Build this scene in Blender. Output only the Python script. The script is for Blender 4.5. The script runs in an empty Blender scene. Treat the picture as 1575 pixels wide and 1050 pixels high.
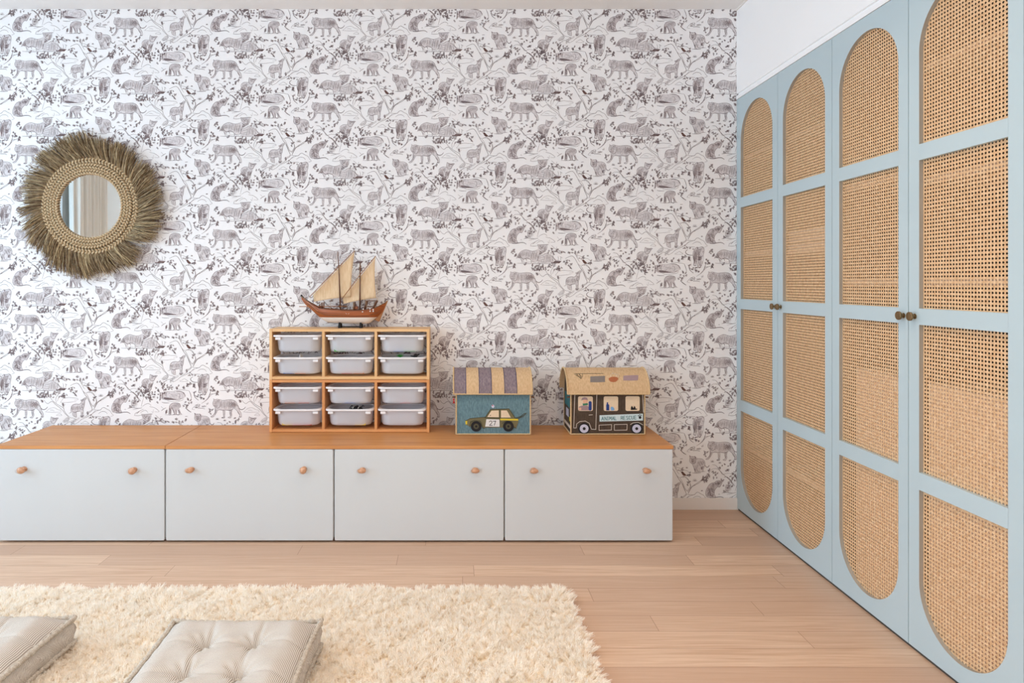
import bpy, math, random
import numpy as np
from mathutils import Vector
PI = math.pi
SC = bpy.context.scene
COL = SC.collection
random.seed(7)

# ---------------------------------------------------------------- camera
# photograph: vanishing point at pixel (697, 436), focal length 1016 px, eye 1.369 m above the floor
F, U0, V0, EYE = 1016.0, 697.0, 436.0, 1.369
cd = bpy.data.cameras.new('camera'); cam = bpy.data.objects.new('camera', cd); COL.objects.link(cam)
cam.location = (0, 0, EYE); cam.rotation_euler = (PI/2, 0, 0)
cd.sensor_width = 36; cd.lens = 36*F/1575
cd.shift_x = (787.5-U0)/1575; cd.shift_y = -(525-V0)/1575
cd.clip_start = 0.05
SC.camera = cam

# ---------------------------------------------------------------- light
SC.view_settings.view_transform = 'Standard'
SC.view_settings.look = 'None'
SC.view_settings.gamma = 1
SC.view_settings.use_curve_mapping = False
SC.view_settings.exposure = 0.37
w = bpy.data.worlds.new('sky'); SC.world = w; w.use_nodes = True
w.node_tree.nodes['Background'].inputs[0].default_value = (0.45, 0.62, 0.9, 1)
w.node_tree.nodes['Background'].inputs[1].default_value = 0.5
def area(name, loc, rot, sx, sy, power, color, spread=PI):
    l = bpy.data.lights.new(name, 'AREA'); l.shape = 'RECTANGLE'; l.size = sx; l.size_y = sy
    l.energy = power; l.color = color; l.spread = spread
    o = bpy.data.objects.new(name, l); COL.objects.link(o); o.location = loc; o.rotation_euler = rot
    return o
# daylight outside the window seen in the mirror, then fill through an added window (facing +X)
area('daylight_and_fill', (-4.42, 2.25, 1.6), (0, -PI/2, 0), 2.1, 1.7, 80, (0.58, 0.79, 1.0))
area('daylight_and_fill', (-4.42, -1.6, 1.6), (0, -PI/2, 0), 2.1, 1.8, 132, (0.70, 0.85, 1.0))
FILL_DOWNLIGHTS = [(-2.4, 0.5), (-0.9, 0.5), (0.7, 0.5), (-2.4, 2.1), (-0.9, 2.1), (0.7, 2.1)]  # unseen ceiling lamps, added for more top light on rug and floor
for x, y in FILL_DOWNLIGHTS:
    l = bpy.data.lights.new('overhead_fill', 'AREA'); l.shape = 'DISK'; l.size = 0.12
    l.energy = 4.6 if x < 0 else 6.0; l.color = (1.0, 0.90, 0.80) if x < 0 else (1.0, 0.78, 0.58); l.spread = math.radians(125)
    o = bpy.data.objects.new('overhead_fill', l); COL.objects.link(o); o.location = (x, y, 3.034-0.012)
SC.cycles.max_bounces = 20; SC.cycles.diffuse_bounces = 14; SC.cycles.transparent_max_bounces = 16

# ---------------------------------------------------------------- helpers
class MB:
    """collects shapes in world metres, built as one mesh object"""
    def __init__(s): s.v = []; s.f = []; s.m = []; s.n = 0
    def add(s, verts, faces, mi=0):
        s.v.extend([tuple(p) for p in verts])
        k = s.n
        s.f.extend([tuple(i+k for i in f) for f in faces]); s.m.extend([mi]*len(faces)); s.n += len(verts)
        return s
    def box(s, x0, x1, y0, y1, z0, z1, mi=0):
        v = [(x, y, z) for x in (x0, x1) for y in (y0, y1) for z in (z0, z1)]
        return s.add(v, [(0,1,3,2),(4,6,7,5),(0,4,5,1),(2,3,7,6),(0,2,6,4),(1,5,7,3)], mi)
    def tube(s, pts, r, n=8, closed=False, mi=0, caps=True):
        pts = [Vector(p) for p in pts]; L = len(pts)
        rr = r if hasattr(r, '__len__') else [r]*L
        vs = []; prev = None
        for i, p in enumerate(pts):
            if closed: t = pts[(i+1) % L]-pts[i-1]
            else: t = pts[min(i+1, L-1)]-pts[max(i-1, 0)]
            t.normalize()
            if prev is None:
                a = Vector((0,0,1)) if abs(t.z) < .9 else Vector((1,0,0))
                nrm = t.cross(a).normalized()
            else:
                nrm = (prev-t*prev.dot(t)).normalized()
            prev = nrm; b = t.cross(nrm)
            for k in range(n):
                c = 2*PI*k/n
                vs.append(p+(nrm*math.cos(c)+b*math.sin(c))*rr[i])
        fs = []
        for i in range(L if closed else L-1):
            j = (i+1) % L
            for k in range(n):
                fs.append((i*n+k, i*n+(k+1) % n, j*n+(k+1) % n, j*n+k))
        if not closed and caps:
            fs.append(tuple(range(n-1, -1, -1))); fs.append(tuple((L-1)*n+k for k in range(n)))
        return s.add(vs, fs, mi)
    def lathe(s, prof, origin, axis, n=24, sx=1, sz=1, mi=0):
        """prof = [(radius, distance along axis)]"""
        ax = Vector(axis).normalized(); a = Vector((0,0,1)) if abs(ax.z) < .9 else Vector((1,0,0))
        u = ax.cross(a).normalized(); w_ = u.cross(ax)
        o = Vector(origin); vs = []; fs = []
        for r, h in prof:
            for k in range(n):
                c = 2*PI*k/n
                vs.append(o+ax*h+u*math.cos(c)*r*sx+w_*math.sin(c)*r*sz)
        for i in range(len(prof)-1):
            for k in range(n):
                fs.append((i*n+k, i*n+(k+1) % n, (i+1)*n+(k+1) % n, (i+1)*n+k))
        fs.append(tuple(range(n-1, -1, -1))); fs.append(tuple((len(prof)-1)*n+k for k in range(n)))
        return s.add(vs, fs, mi)
    def ball(s, c, rx, ry=None, rz=None, n=12, m=8, mi=0):
        ry = rx if ry is None else ry; rz = rx if rz is None else rz
        vs = [(c[0], c[1], c[2]-rz)]
        for j in range(1, m):
            t = -PI/2+PI*j/m
            for k in range(n):
                a = 2*PI*k/n
                vs.append((c[0]+rx*math.cos(t)*math.cos(a), c[1]+ry*math.cos(t)*math.sin(a), c[2]+rz*math.sin(t)))
        vs.append((c[0], c[1], c[2]+rz)); fs = []
        for k in range(n): fs.append((0, 1+(k+1) % n, 1+k))
        for j in range(m-2):
            for k in range(n):
                a = 1+j*n+k; b = 1+j*n+(k+1) % n
                fs.append((a, b, b+n, a+n))
        e = len(vs)-1
        for k in range(n): fs.append((e, 1+(m-2)*n+k, 1+(m-2)*n+(k+1) % n))
        return s.add(vs, fs, mi)
    def prism_xz(s, pts, y0, y1, mi=0):
        """outline in x,z extruded from y0 (front) to y1"""
        n = len(pts); a = sum(pts[i][0]*pts[(i+1) % n][1]-pts[(i+1) % n][0]*pts[i][1] for i in range(n))
        if a < 0: pts = pts[::-1]
        vs = [(x, y0, z) for x, z in pts]+[(x, y1, z) for x, z in pts]
        fs = [tuple(range(n)), tuple(range(2*n-1, n-1, -1))]
        for i in range(n):
            j = (i+1) % n; fs.append((j, i, n+i, n+j))
        return s.add(vs, fs, mi)
    def stroke_xz(s, pts, w_, y0, y1, mi=0):
        for (ax, az), (bx, bz) in zip(pts[:-1], pts[1:]):
            dx, dz = bx-ax, bz-az; l = math.hypot(dx, dz) or 1e-9
            nx, nz = -dz/l*w_/2, dx/l*w_/2; ex, ez = dx/l*w_/2*.8, dz/l*w_/2*.8
            s.prism_xz([(ax+nx-ex, az+nz-ez), (bx+nx+ex, bz+nz+ez), (bx-nx+ex, bz-nz+ez), (ax-nx-ex, az-nz-ez)], y0, y1, mi)
        return s

def root_loc(p):
    v = Vector((0,0,0))
    while p is not None:
        v += p.location; p = p.parent
    return v
def obj(name, mb, mat, parent=None, smooth=False, bevel=0, seg=2, sub=0):
    """one mesh object out of world-space shapes, optionally a child of a thing"""
    L = root_loc(parent)
    me = bpy.data.meshes.new(name)
    me.from_pydata([(x-L.x, y-L.y, z-L.z) for x, y, z in mb.v], [], mb.f)
    mats = mat if isinstance(mat, (list, tuple)) else [mat]
    for m in mats: me.materials.append(m)
    me.polygons.foreach_set('material_index', mb.m)
    if smooth: me.polygons.foreach_set('use_smooth', [True]*len(me.polygons))
    me.update()
    o = bpy.data.objects.new(name, me); COL.objects.link(o); o.parent = parent
    if bevel:
        b = o.modifiers.new('bevel', 'BEVEL'); b.width = bevel; b.segments = seg; b.limit_method = 'ANGLE'; b.angle_limit = math.radians(40)
    if sub:
        b = o.modifiers.new('sub', 'SUBSURF'); b.levels = sub; b.render_levels = sub
    return o
def obj_np(name, V, Q, mat, parent=None, mi=None, smooth=False):
    """fast path: V (n,3) array, Q (m,4) array of quads"""
    L = root_loc(parent); V = np.asarray(V, dtype=np.float32)-np.array([L.x, L.y, L.z], dtype=np.float32)
    Q = np.asarray(Q, dtype=np.int32)
    me = bpy.data.meshes.new(name)
    me.vertices.add(len(V)); me.vertices.foreach_set('co', V.ravel())
    me.loops.add(Q.size); me.loops.foreach_set('vertex_index', Q.ravel())
    me.polygons.add(len(Q)); me.polygons.foreach_set('loop_start', np.arange(0, Q.size, 4, dtype=np.int32))
    try: me.polygons.foreach_set('loop_total', np.full(len(Q), 4, dtype=np.int32))
    except Exception: pass
    for m in (mat if isinstance(mat, (list, tuple)) else [mat]): me.materials.append(m)
    if mi is not None: me.polygons.foreach_set('material_index', np.asarray(mi, dtype=np.int32))
    me.polygons.foreach_set('use_smooth', np.full(len(Q), smooth, dtype=bool))
    me.update(calc_edges=True); me.validate()
    o = bpy.data.objects.new(name, me); COL.objects.link(o); o.parent = parent
    return o
def tag(o, label, cat, group=None, kind=None):
    if label: o['label'] = label
    if cat: o['category'] = cat
    if group: o['group'] = group
    if kind: o['kind'] = kind
    return o
def thing(name, loc, label, cat, group=None):
    o = bpy.data.objects.new(name, None); COL.objects.link(o); o.location = loc
    o.empty_display_size = .05
    return tag(o, label, cat, group)
def struct(name, mb, mat, **k):
    o = obj(name, mb, mat, **k); o['kind'] = 'structure'; return o
def copy_tree(o, parent=None):
    c = o.copy(); COL.objects.link(c); c.parent = parent
    for ch in list(o.children): copy_tree(ch, c)
    return c

# ---------------------------------------------------------------- materials
def lin(c): return tuple(((x/255)/12.92 if x/255 <= .04045 else ((x/255+.055)/1.055)**2.4) for x in c)
def mat(name, rgb, rough=.6, metal=0, spec=.5, var=0, vscale=(8,8,8), bump=0, bscale=(60,60,60), var_rgb=None, detail=3, sheen=0):
    """procedural: a base colour that wanders by noise between rgb and var_rgb, optional noise bump"""
    m = bpy.data.materials.new(name); m.use_nodes = True; nt = m.node_tree; N = nt.nodes; L = nt.links
    b = N['Principled BSDF']; b.inputs['Roughness'].default_value = rough; b.inputs['Metallic'].default_value = metal
    b.inputs['Specular IOR Level'].default_value = spec
    if sheen: b.inputs['Sheen Weight'].default_value = sheen
    c = lin(rgb)
    tc = N.new('ShaderNodeTexCoord')
    mp = N.new('ShaderNodeMapping'); mp.inputs['Scale'].default_value = vscale; L.new(tc.outputs['Object'], mp.inputs[0])
    no = N.new('ShaderNodeTexNoise'); no.inputs['Scale'].default_value = 1; no.inputs['Detail'].default_value = detail; L.new(mp.outputs[0], no.inputs['Vector'])
    cr = N.new('ShaderNodeMix'); cr.data_type = 'RGBA'
    c2 = lin(var_rgb) if var_rgb else tuple(x*(1-var) for x in c)
    cr.inputs['A'].default_value = (*c, 1); cr.inputs['B'].default_value = (*c2, 1)
    mr = N.new('ShaderNodeMapRange'); mr.inputs['From Min'].default_value = .32; mr.inputs['From Max'].default_value = .68
    L.new(no.outputs['Fac'], mr.inputs['Value']); L.new(mr.outputs[0], cr.inputs['Factor'])
    L.new(cr.outputs['Result'], b.inputs['Base Color'])
    if bump:
        mp2 = N.new('ShaderNodeMapping'); mp2.inputs['Scale'].default_value = bscale; L.new(tc.outputs['Object'], mp2.inputs[0])
        n2 = N.new('ShaderNodeTexNoise'); n2.inputs['Scale'].default_value = 1; n2.inputs['Detail'].default_value = 2; L.new(mp2.outputs[0], n2.inputs['Vector'])
        bp = N.new('ShaderNodeBump'); bp.inputs['Strength'].default_value = bump; bp.inputs['Distance'].default_value = .002
        L.new(n2.outputs['Fac'], bp.inputs['Height']); L.new(bp.outputs[0], b.inputs['Normal'])
    return m
def wood(name, rgb, rgb2, axis=0, rough=.45, fine=90, knots=False):
    s = [fine, fine, fine]; s[axis] = 2.2
    m = mat(name, rgb, rough, vscale=tuple(s), var_rgb=rgb2, detail=5, bump=.08, bscale=tuple(s))
    return m
M = {}
M['paper'] = mat('wallpaper_ground', (243, 242, 242), .75, spec=.2, var=.03, vscale=(1.5,1.5,1.5))
M['ink'] = mat('wallpaper_ink', (124, 108, 109), .8, spec=.1, var=.3, vscale=(40,40,40))
M['wash'] = mat('wallpaper_wash', (228, 223, 224), .8, spec=.1, var=.2, vscale=(90,90,90))
M['wash_dark'] = mat('wallpaper_dark_wash', (198, 188, 189), .8, spec=.1, var=.25, vscale=(120,120,120))
M['brown_ink'] = mat('wallpaper_brown_ink', (112, 84, 78), .8, spec=.1, var=.2, vscale=(90,90,90))
M['white_paint'] = mat('white_wall_paint', (250, 250, 250), .7, spec=.3, var=.02, vscale=(2,2,2))
M['ceiling'] = mat('ceiling_paint', (240, 239, 238), .8, spec=.2, var=.02, vscale=(2,2,2))
M['grey_wall'] = mat('pale_grey_wall_paint', (212, 214, 212), .7, spec=.3, var=.02, vscale=(2,2,2))
M['skirting'] = mat('skirting_paint', (232, 226, 220), .5, var=.02)
M['front'] = mat('white_lacquer', (205, 208, 209), .42, spec=.35, var=.015, vscale=(3,3,3))
M['carcass'] = mat('white_board', (225, 225, 222), .5, var=.02)
M['bench_top'] = wood('bench_oak', (210, 150, 92), (188, 124, 68), 0, .42, 55)
M['pine'] = wood('pine', (232, 190, 138), (216, 168, 112), 0, .5, 45)
M['pine_v'] = wood('pine_upright', (232, 190, 138), (216, 168, 112), 2, .5, 45)
M['pine_dark'] = wood('aged_pine', (222, 158, 98), (202, 134, 78), 0, .5, 45)
M['pine_dark_v'] = wood('aged_pine_upright', (222, 158, 98), (202, 134, 78), 2, .5, 45)
M['blue'] = mat('sage_blue_paint', (187, 204, 209), .45, spec=.4, var=.02, vscale=(2,2,2))
M['brass'] = mat('aged_brass', (150, 125, 90), .35, metal=1, var=.2, vscale=(60,60,60))
M['cane'] = mat('rattan_cane', (236, 200, 158), .5, vscale=(70,70,70), var_rgb=(214, 170, 124), detail=3)
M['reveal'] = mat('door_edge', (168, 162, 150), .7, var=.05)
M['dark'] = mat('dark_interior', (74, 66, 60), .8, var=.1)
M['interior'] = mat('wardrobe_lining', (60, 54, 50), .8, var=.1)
M['shelf_ply'] = mat('shelf_board', (232, 205, 180), .6, var=.05)
M['copper'] = mat('turned_wood_knob', (216, 170, 136), .3, vscale=(60,60,200), var_rgb=(182, 128, 94))
M['steel'] = mat('small_steel', (200, 195, 190), .3, metal=1)
M['black'] = mat('black_felt', (30, 30, 32), .8, var=.1)
# ---------------------------------------------------------------- the room
XL, XR, YB, YF, ZC = -4.2, 1.72, 4.01, -2.6, 3.034
def floor_material():
    m = bpy.data.materials.new('oak_plank_floor'); m.use_nodes = True; nt = m.node_tree; N = nt.nodes; L = nt.links
    b = N['Principled BSDF']; b.inputs['Roughness'].default_value = .42; b.inputs['Specular IOR Level'].default_value = .4
    tc = N.new('ShaderNodeTexCoord'); sp = N.new('ShaderNodeSeparateXYZ'); L.new(tc.outputs['Object'], sp.inputs[0])
    def math_(op, a, b_=None, c=None):
        n = N.new('ShaderNodeMath'); n.operation = op
        for i, v in enumerate((a, b_, c)):
            if v is None: continue
            if isinstance(v, (int, float)): n.inputs[i].default_value = v
            else: L.new(v, n.inputs[i])
        return n.outputs[0]
    W, LEN = .122, 1.45
    r = math_('DIVIDE', math_('SUBTRACT', sp.outputs['Y'], 2.480-W*40), W)
    row = math_('FLOOR', r); fr = math_('FRACT', r)
    wn = N.new('ShaderNodeTexWhiteNoise'); wn.noise_dimensions = '1D'; L.new(row, wn.inputs['W'])
    xx = math_('ADD', math_('DIVIDE', sp.outputs['X'], LEN), math_('MULTIPLY', wn.outputs['Value'], 7.3))
    xx = math_('ADD', xx, 20.0)
    cell = math_('FLOOR', xx); fx = math_('FRACT', xx)
    cb = N.new('ShaderNodeCombineXYZ'); L.new(row, cb.inputs[0]); L.new(cell, cb.inputs[1])
    wn2 = N.new('ShaderNodeTexWhiteNoise'); wn2.noise_dimensions = '3D'; L.new(cb.outputs[0], wn2.inputs['Vector'])
    # seam distance in metres
    dy = math_('MULTIPLY', math_('MINIMUM', fr, math_('SUBTRACT', 1.0, fr)), W)
    dx = math_('MULTIPLY', math_('MINIMUM', fx, math_('SUBTRACT', 1.0, fx)), LEN)
    d = math_('MINIMUM', dy, dx)
    seam = N.new('ShaderNodeMapRange'); seam.inputs['From Min'].default_value = .0005; seam.inputs['From Max'].default_value = .0016
    L.new(d, seam.inputs['Value'])
    # grain
    cv = N.new('ShaderNodeCombineXYZ')
    L.new(math_('MULTIPLY', sp.outputs['X'], 2.0), cv.inputs[0]); L.new(math_('MULTIPLY', sp.outputs['Y'], 55.0), cv.inputs[1]); L.new(math_('MULTIPLY', wn2.outputs['Value'], 40.0), cv.inputs[2])
    g = N.new('ShaderNodeTexNoise'); g.inputs['Scale'].default_value = 1; g.inputs['Detail'].default_value = 5; g.inputs['Distortion'].default_value = 1.6; L.new(cv.outputs[0], g.inputs['Vector'])
    gr = N.new('ShaderNodeMapRange'); gr.inputs['From Min'].default_value = .3; gr.inputs['From Max'].default_value = .7; L.new(g.outputs['Fac'], gr.inputs['Value'])
    mx = N.new('ShaderNodeMix'); mx.data_type = 'RGBA'; mx.inputs['A'].default_value = (*lin((224, 194, 168)), 1); mx.inputs['B'].default_value = (*lin((198, 162, 134)), 1)
    L.new(gr.outputs[0], mx.inputs['Factor'])
    mx2 = N.new('ShaderNodeMix'); mx2.data_type = 'RGBA'; mx2.inputs['B'].default_value = (*lin((192, 158, 134)), 1)
    L.new(mx.outputs['Result'], mx2.inputs['A']); L.new(math_('MULTIPLY', math_('POWER', wn2.outputs['Value'], 1.3), .95), mx2.inputs['Factor'])
    mx3 = N.new('ShaderNodeMix'); mx3.data_type = 'RGBA'; mx3.inputs['A'].default_value = (*lin((156, 120, 94)), 1)
    L.new(mx2.outputs['Result'], mx3.inputs['B']); L.new(seam.outputs[0], mx3.inputs['Factor'])
    L.new(mx3.outputs['Result'], b.inputs['Base Color'])
    bp = N.new('ShaderNodeBump'); bp.inputs['Strength'].default_value = .25; bp.inputs['Distance'].default_value = .001
    L.new(seam.outputs[0], bp.inputs['Height']); L.new(bp.outputs[0], b.inputs['Normal'])
    rr = N.new('ShaderNodeMapRange'); rr.inputs['To Min'].default_value = .36; rr.inputs['To Max'].default_value = .5; L.new(g.outputs['Fac'], rr.inputs['Value']); L.new(rr.outputs[0], b.inputs['Roughness'])
    return m
M['floor'] = floor_material()
struct('floor', MB().box(XL-.2, 2.6, YF-.2, YB+.2, -.1, 0), M['floor'])
struct('ceiling', MB().box(XL-.2, 2.6, YF-.2, YB+.2, ZC, ZC+.1), M['ceiling'])
struct('wall_rear', MB().box(XL-.2, 2.6, YF-.2, YF, 0, ZC), M['white_paint'])
# left wall: window seen in the mirror, plus an unseen one added for fill
WZ0, WZ1 = .45, 2.75
WIN = [(.85, 3.15), (-2.5, -.7)]
lw = MB()
ys = [YF, WIN[1][0], WIN[1][1], WIN[0][0], WIN[0][1], YB]
for i in range(5):
    if i in (1, 3):
        lw.box(XL-.2, XL, ys[i], ys[i+1], 0, WZ0); lw.box(XL-.2, XL, ys[i], ys[i+1], WZ1, ZC)
    else: lw.box(XL-.2, XL, ys[i], ys[i+1], 0, ZC)
struct('wall_left', lw, M['grey_wall'])
gm = bpy.data.materials.new('window_glass'); gm.use_nodes = True; nt = gm.node_tree
for n in list(nt.nodes): nt.nodes.remove(n)
_o = nt.nodes.new('ShaderNodeOutputMaterial'); _m = nt.nodes.new('ShaderNodeMixShader'); _t = nt.nodes.new('ShaderNodeBsdfTransparent'); _g = nt.nodes.new('ShaderNodeBsdfGlossy')
_g.inputs['Roughness'].default_value = .02; _m.inputs[0].default_value = .07; _t.inputs[0].default_value = (.96, .98, .98, 1)
nt.links.new(_t.outputs[0], _m.inputs[1]); nt.links.new(_g.outputs[0], _m.inputs[2]); nt.links.new(_m.outputs[0], _o.inputs[0])
M['glass'] = gm
for i, (y0, y1) in enumerate(WIN):
    f = MB(); t = .05; x0, x1 = XL-.12, XL-.06
    f.box(x0, x1, y0, y0+t, WZ0, WZ1); f.box(x0, x1, y1-t, y1, WZ0, WZ1)
    f.box(x0, x1, y0+t, y1-t, WZ0, WZ0+t); f.box(x0, x1, y0+t, y1-t, WZ1-t, WZ1)
    f.box(x0, x1, (y0+y1)/2-.03, (y0+y1)/2+.03, WZ0+t, WZ1-t)
    f.box(x0, x1, y0+t, y1-t, 1.62, 1.67)
    wf = struct('window_%d' % (i+1), f, M['carcass'])  # the second window is unseen, added to admit fill light
    obj('pane', MB().box(XL-.095, XL-.085, y0+.02, y1-.02, WZ0+.02, WZ1-.02), M['glass'], wf)
# curtain beside the window, seen in the round mirror
M['curtain'] = mat('linen_curtain', (228, 222, 212), .9, spec=.1, var=.06, vscale=(30,30,3))
nU, nV = 160, 10
cv = []; ci = []
for i in range(nU+1):
    y = .22+.66*i/nU
    x = -4.07+.04*math.sin(i/nU*2*PI*9)+.014*math.sin(i/nU*2*PI*23+1)
    for j in range(nV+1): cv.append((x+.004*math.sin(j*1.3+i*.2), y, .03+2.93*j/nV))
for i in range(nU):
    for j in range(nV): a = i*(nV+1)+j; ci.append((a, a+1, a+nV+2, a+nV+1))
cu = MB(); cu.add(cv, ci)
c_o = obj('curtain', cu, M['curtain'], smooth=True)
tag(c_o, 'pale linen curtain hanging in folds, seen reflected in the round mirror', 'curtain')
sol = c_o.modifiers.new('thick', 'SOLIDIFY'); sol.thickness = .003
# trim rings of the added, unseen overhead fill lamps
M['fill_lamp_glow'] = bpy.data.materials.new('fill_lamp_glow'); M['fill_lamp_glow'].use_nodes = True
_b = M['fill_lamp_glow'].node_tree.nodes['Principled BSDF']; _b.inputs['Emission Color'].default_value = (1, .8, .6, 1); _b.inputs['Emission Strength'].default_value = 3
tr = MB()
for (x, y) in FILL_DOWNLIGHTS:
    tr.lathe([(.062, 0), (.085, 0), (.085, .008), (.062, .004)], (x, y, ZC), (0, 0, -1), 32)
struct('trim_1', tr, M['carcass'])

# ---------------------------------------------------------------- wallpaper drawing (one repeat, photo pixels on the back wall)
PX = YB/F    # metres per pixel on the back wall
rs = np.random.RandomState(3)
RIB_V, RIB_Q, RIB_M, RIB_O = [], [], [], []     # ribbons; each its own hair-thin ink layer, so that crossing strokes do not coincide
FILLS = []                            # (points, material index)
def ribbon(pts, wd, mi=1, smooth=True):
    P = np.array(pts, dtype=float)
    if smooth and len(P) > 2:
        out = []
        E = np.vstack([2*P[0]-P[1], P, 2*P[-1]-P[-2]])
        for i in range(1, len(E)-2):
            for t in (0, 1/3, 2/3):
                a, b, c, d = E[i-1], E[i], E[i+1], E[i+2]
                out.append(.5*((2*b)+(-a+c)*t+(2*a-5*b+4*c-d)*t*t+(-a+3*b-3*c+d)*t**3))
        out.append(P[-1]); P = np.array(out)
    T = np.gradient(P, axis=0); T /= np.maximum(np.linalg.norm(T, axis=1), 1e-6)[:, None]
    Nn = np.stack([-T[:, 1], T[:, 0]], 1)
    k = np.linspace(0, 1, len(P)); ww = wd*.68*(.55+.45*np.sin(PI*np.clip(k, .08, .92)))/2
    A = P+Nn*ww[:, None]; B = P-Nn*ww[:, None]
    base = sum(len(v) for v in RIB_V)
    V = np.empty((2*len(P), 2)); V[0::2] = A; V[1::2] = B
    RIB_V.append(V); RIB_O.append(np.full(len(V), .00035+.0009*((len(RIB_V)*.6180339) % 1)))
    for i in range(len(P)-1):
        RIB_Q.append((base+2*i, base+2*i+2, base+2*i+3, base+2*i+1)); RIB_M.append(mi)
class Crop:
    def __init__(s, ox, oy): s.o = (ox, oy)
    def p(s, pts): return [(s.o[0]+x/13.125, s.o[1]+y/13.125) for x, y in pts]
    def l(s, *pts, w=.55, mi=1): ribbon(s.p(pts), w, mi)
    def t(s, *pts): ribbon(s.p(pts), 1.35, 1)          # tail
    def fill(s, *pts, mi=2): FILLS.append((s.p(pts), mi))
    def hatch(s, poly, ang, gap, w=.4, ln=1, wob=.0, mi=6, skip=.12):
        """hatch lines clipped to a polygon"""
        gap *= .8; w *= .82
        P = np.array(s.p(poly)); c = P.mean(0); ca, sa = math.cos(ang), math.sin(ang)
        R = (P-c)@np.array([[ca, -sa], [sa, ca]])
        v = R[:, 1].min()+gap*.5
        while v < R[:, 1].max():
            xs = []
            for i in range(len(R)):
                a, b = R[i], R[(i+1) % len(R)]
                if (a[1]-v)*(b[1]-v) < 0: xs.append(a[0]+(b[0]-a[0])*(v-a[1])/(b[1]-a[1]))
            xs.sort()
            for x0, x1 in zip(xs[0::2], xs[1::2]):
                if rs.rand() < skip: continue
                q0 = x0+(x1-x0)*rs.rand()*.25*ln; q1 = x1-(x1-x0)*rs.rand()*.35*ln
                if q1-q0 < .4: continue
                k = np.linspace(q0, q1, 4); pts = np.stack([k, v+rs.randn(4)*gap*.22+wob*np.sin(np.linspace(0, PI, 4))], 1)
                pts = pts@np.array([[ca, sa], [-sa, ca]])+c
                ribbon(pts, w*(.7+.6*rs.rand()), mi, smooth=False)
            v += gap*(.8+.4*rs.rand())
    def leaves(s, x, y, rx, ry, n, size=42, w=.34):
        """scribbled leaf cluster"""
        rx *= 1.3; ry *= 1.3
        for k in range(max(2, min(7, int(n*.48)))):
            a = rs.rand()*2*PI; r = math.sqrt(rs.rand())
            cx, cy = x+rx*r*math.cos(a), y+ry*r*math.sin(a); t0 = rs.rand()*2*PI
            for q in range(rs.randint(3, 6)):       # a fan of pointed leaves from one twig end
                th = t0+(q-2)*.62+rs.randn()*.15; L = size*(.55+.45*rs.rand()); wd = L*.24
                ux, uy = math.cos(th), math.sin(th); e = (cx+ux*L, cy+uy*L)
                s.l((cx+ux*5, cy+uy*5), (cx+ux*L*.4-uy*wd, cy+uy*L*.4+ux*wd), (cx+ux*L*.75-uy*wd*.6, cy+uy*L*.75+ux*wd*.6), e, w=w, mi=6)
                s.l((cx+ux*5, cy+uy*5), (cx+ux*L*.4+uy*wd, cy+uy*L*.4-ux*wd), (cx+ux*L*.75+uy*wd*.6, cy+uy*L*.75-ux*wd*.6), e, w=w, mi=6)
                if q % 2 == 0: s.l((cx, cy), (cx+ux*L*.5, cy+uy*L*.5+1), (cx+ux*L*.8, cy+uy*L*.8), w=w, mi=6)
                if q % 3 == 0: FILLS.append((s.p([(cx, cy), (cx+ux*L*.4-uy*wd*.9, cy+uy*L*.4+ux*wd*.9), e, (cx+ux*L*.4+uy*wd*.9, cy+uy*L*.4-ux*wd*.9)]), 5))
    def plant(s, x, y, r):
        for a in np.linspace(-PI*.95, -PI*.05, 6):
            s.l((x, y), (x+r*math.cos(a)*.6, y+r*math.sin(a)*.6+4), (x+r*math.cos(a), y+r*math.sin(a)), w=.6)
A, B, C, D, E, Fc = Crop(300, 80), Crop(370, 80), Crop(300, 10), Crop(370, 10), Crop(440, 80), Crop(440, 10)
# 1 striding tiger
bd = [(380,165),(480,165),(560,185),(640,180),(720,175),(790,190),(830,225),(865,300),(890,360),(925,440),(935,520),(890,530),(895,470),(860,410),(790,350),(745,380),(740,480),(715,545),(660,530),(710,510),(690,390),(605,390),(600,530),(545,545),(570,510),(560,390),(450,385),(420,460),(370,520),(320,520),(390,450),(400,340),(360,280),(355,230)]
A.fill(*bd)
A.l((372,150),(378,190),(358,230),(365,280),(395,312),(430,335),(470,342),(500,310),(506,250),(490,190),(450,162),(405,175),(380,160), w=.7)
A.l((470,165),(560,185),(640,178),(720,174),(790,190),(832,225),(865,300),(885,345),(905,400),(928,445),(938,520),(890,530), w=.75)
A.l((890,518),(905,500),(890,450),(860,410),(820,370),(785,350), w=.7)
A.l((770,362),(700,388),(620,380), w=1.1); A.l((620,378),(560,386),(500,375),(450,388), w=.8)
A.l((400,335),(412,400),(390,450),(360,495),(322,510),(328,525),(370,520),(420,460),(462,388), w=.65)
A.l((560,390),(566,450),(570,520),(540,532),(548,545),(595,540),(600,500),(606,440),(606,390), w=.6); A.l((535,538),(600,536), w=1.1)
A.l((690,390),(700,450),(712,510),(662,530),(715,545),(745,490),(740,430),(755,375), w=.6)
A.t((865,290),(890,350),(940,375),(990,355),(1020,318))
A.hatch([(510,185),(640,182),(790,192),(860,300),(820,360),(700,380),(560,380),(510,330)], 1.45, .95, w=.5)
A.hatch([(690,200),(790,192),(850,290),(790,350),(700,330)], 1.2, 1.2, w=.8)
A.hatch([(400,340),(460,370),(430,450),(390,480)], .1, .8, w=.5); A.hatch([(700,390),(745,380),(740,500),(705,500)], .1, .8, w=.5); A.hatch([(565,395),(605,395),(600,520),(570,520)], .15, 1.1)
A.hatch([(375,180),(490,180),(500,300),(440,335),(365,280)], .7, .9, w=.4); A.l((400,250),(430,240), w=.8); A.l((385,290),(450,320), w=.8); A.l((440,180),(460,200),(480,190), w=.8)
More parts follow.
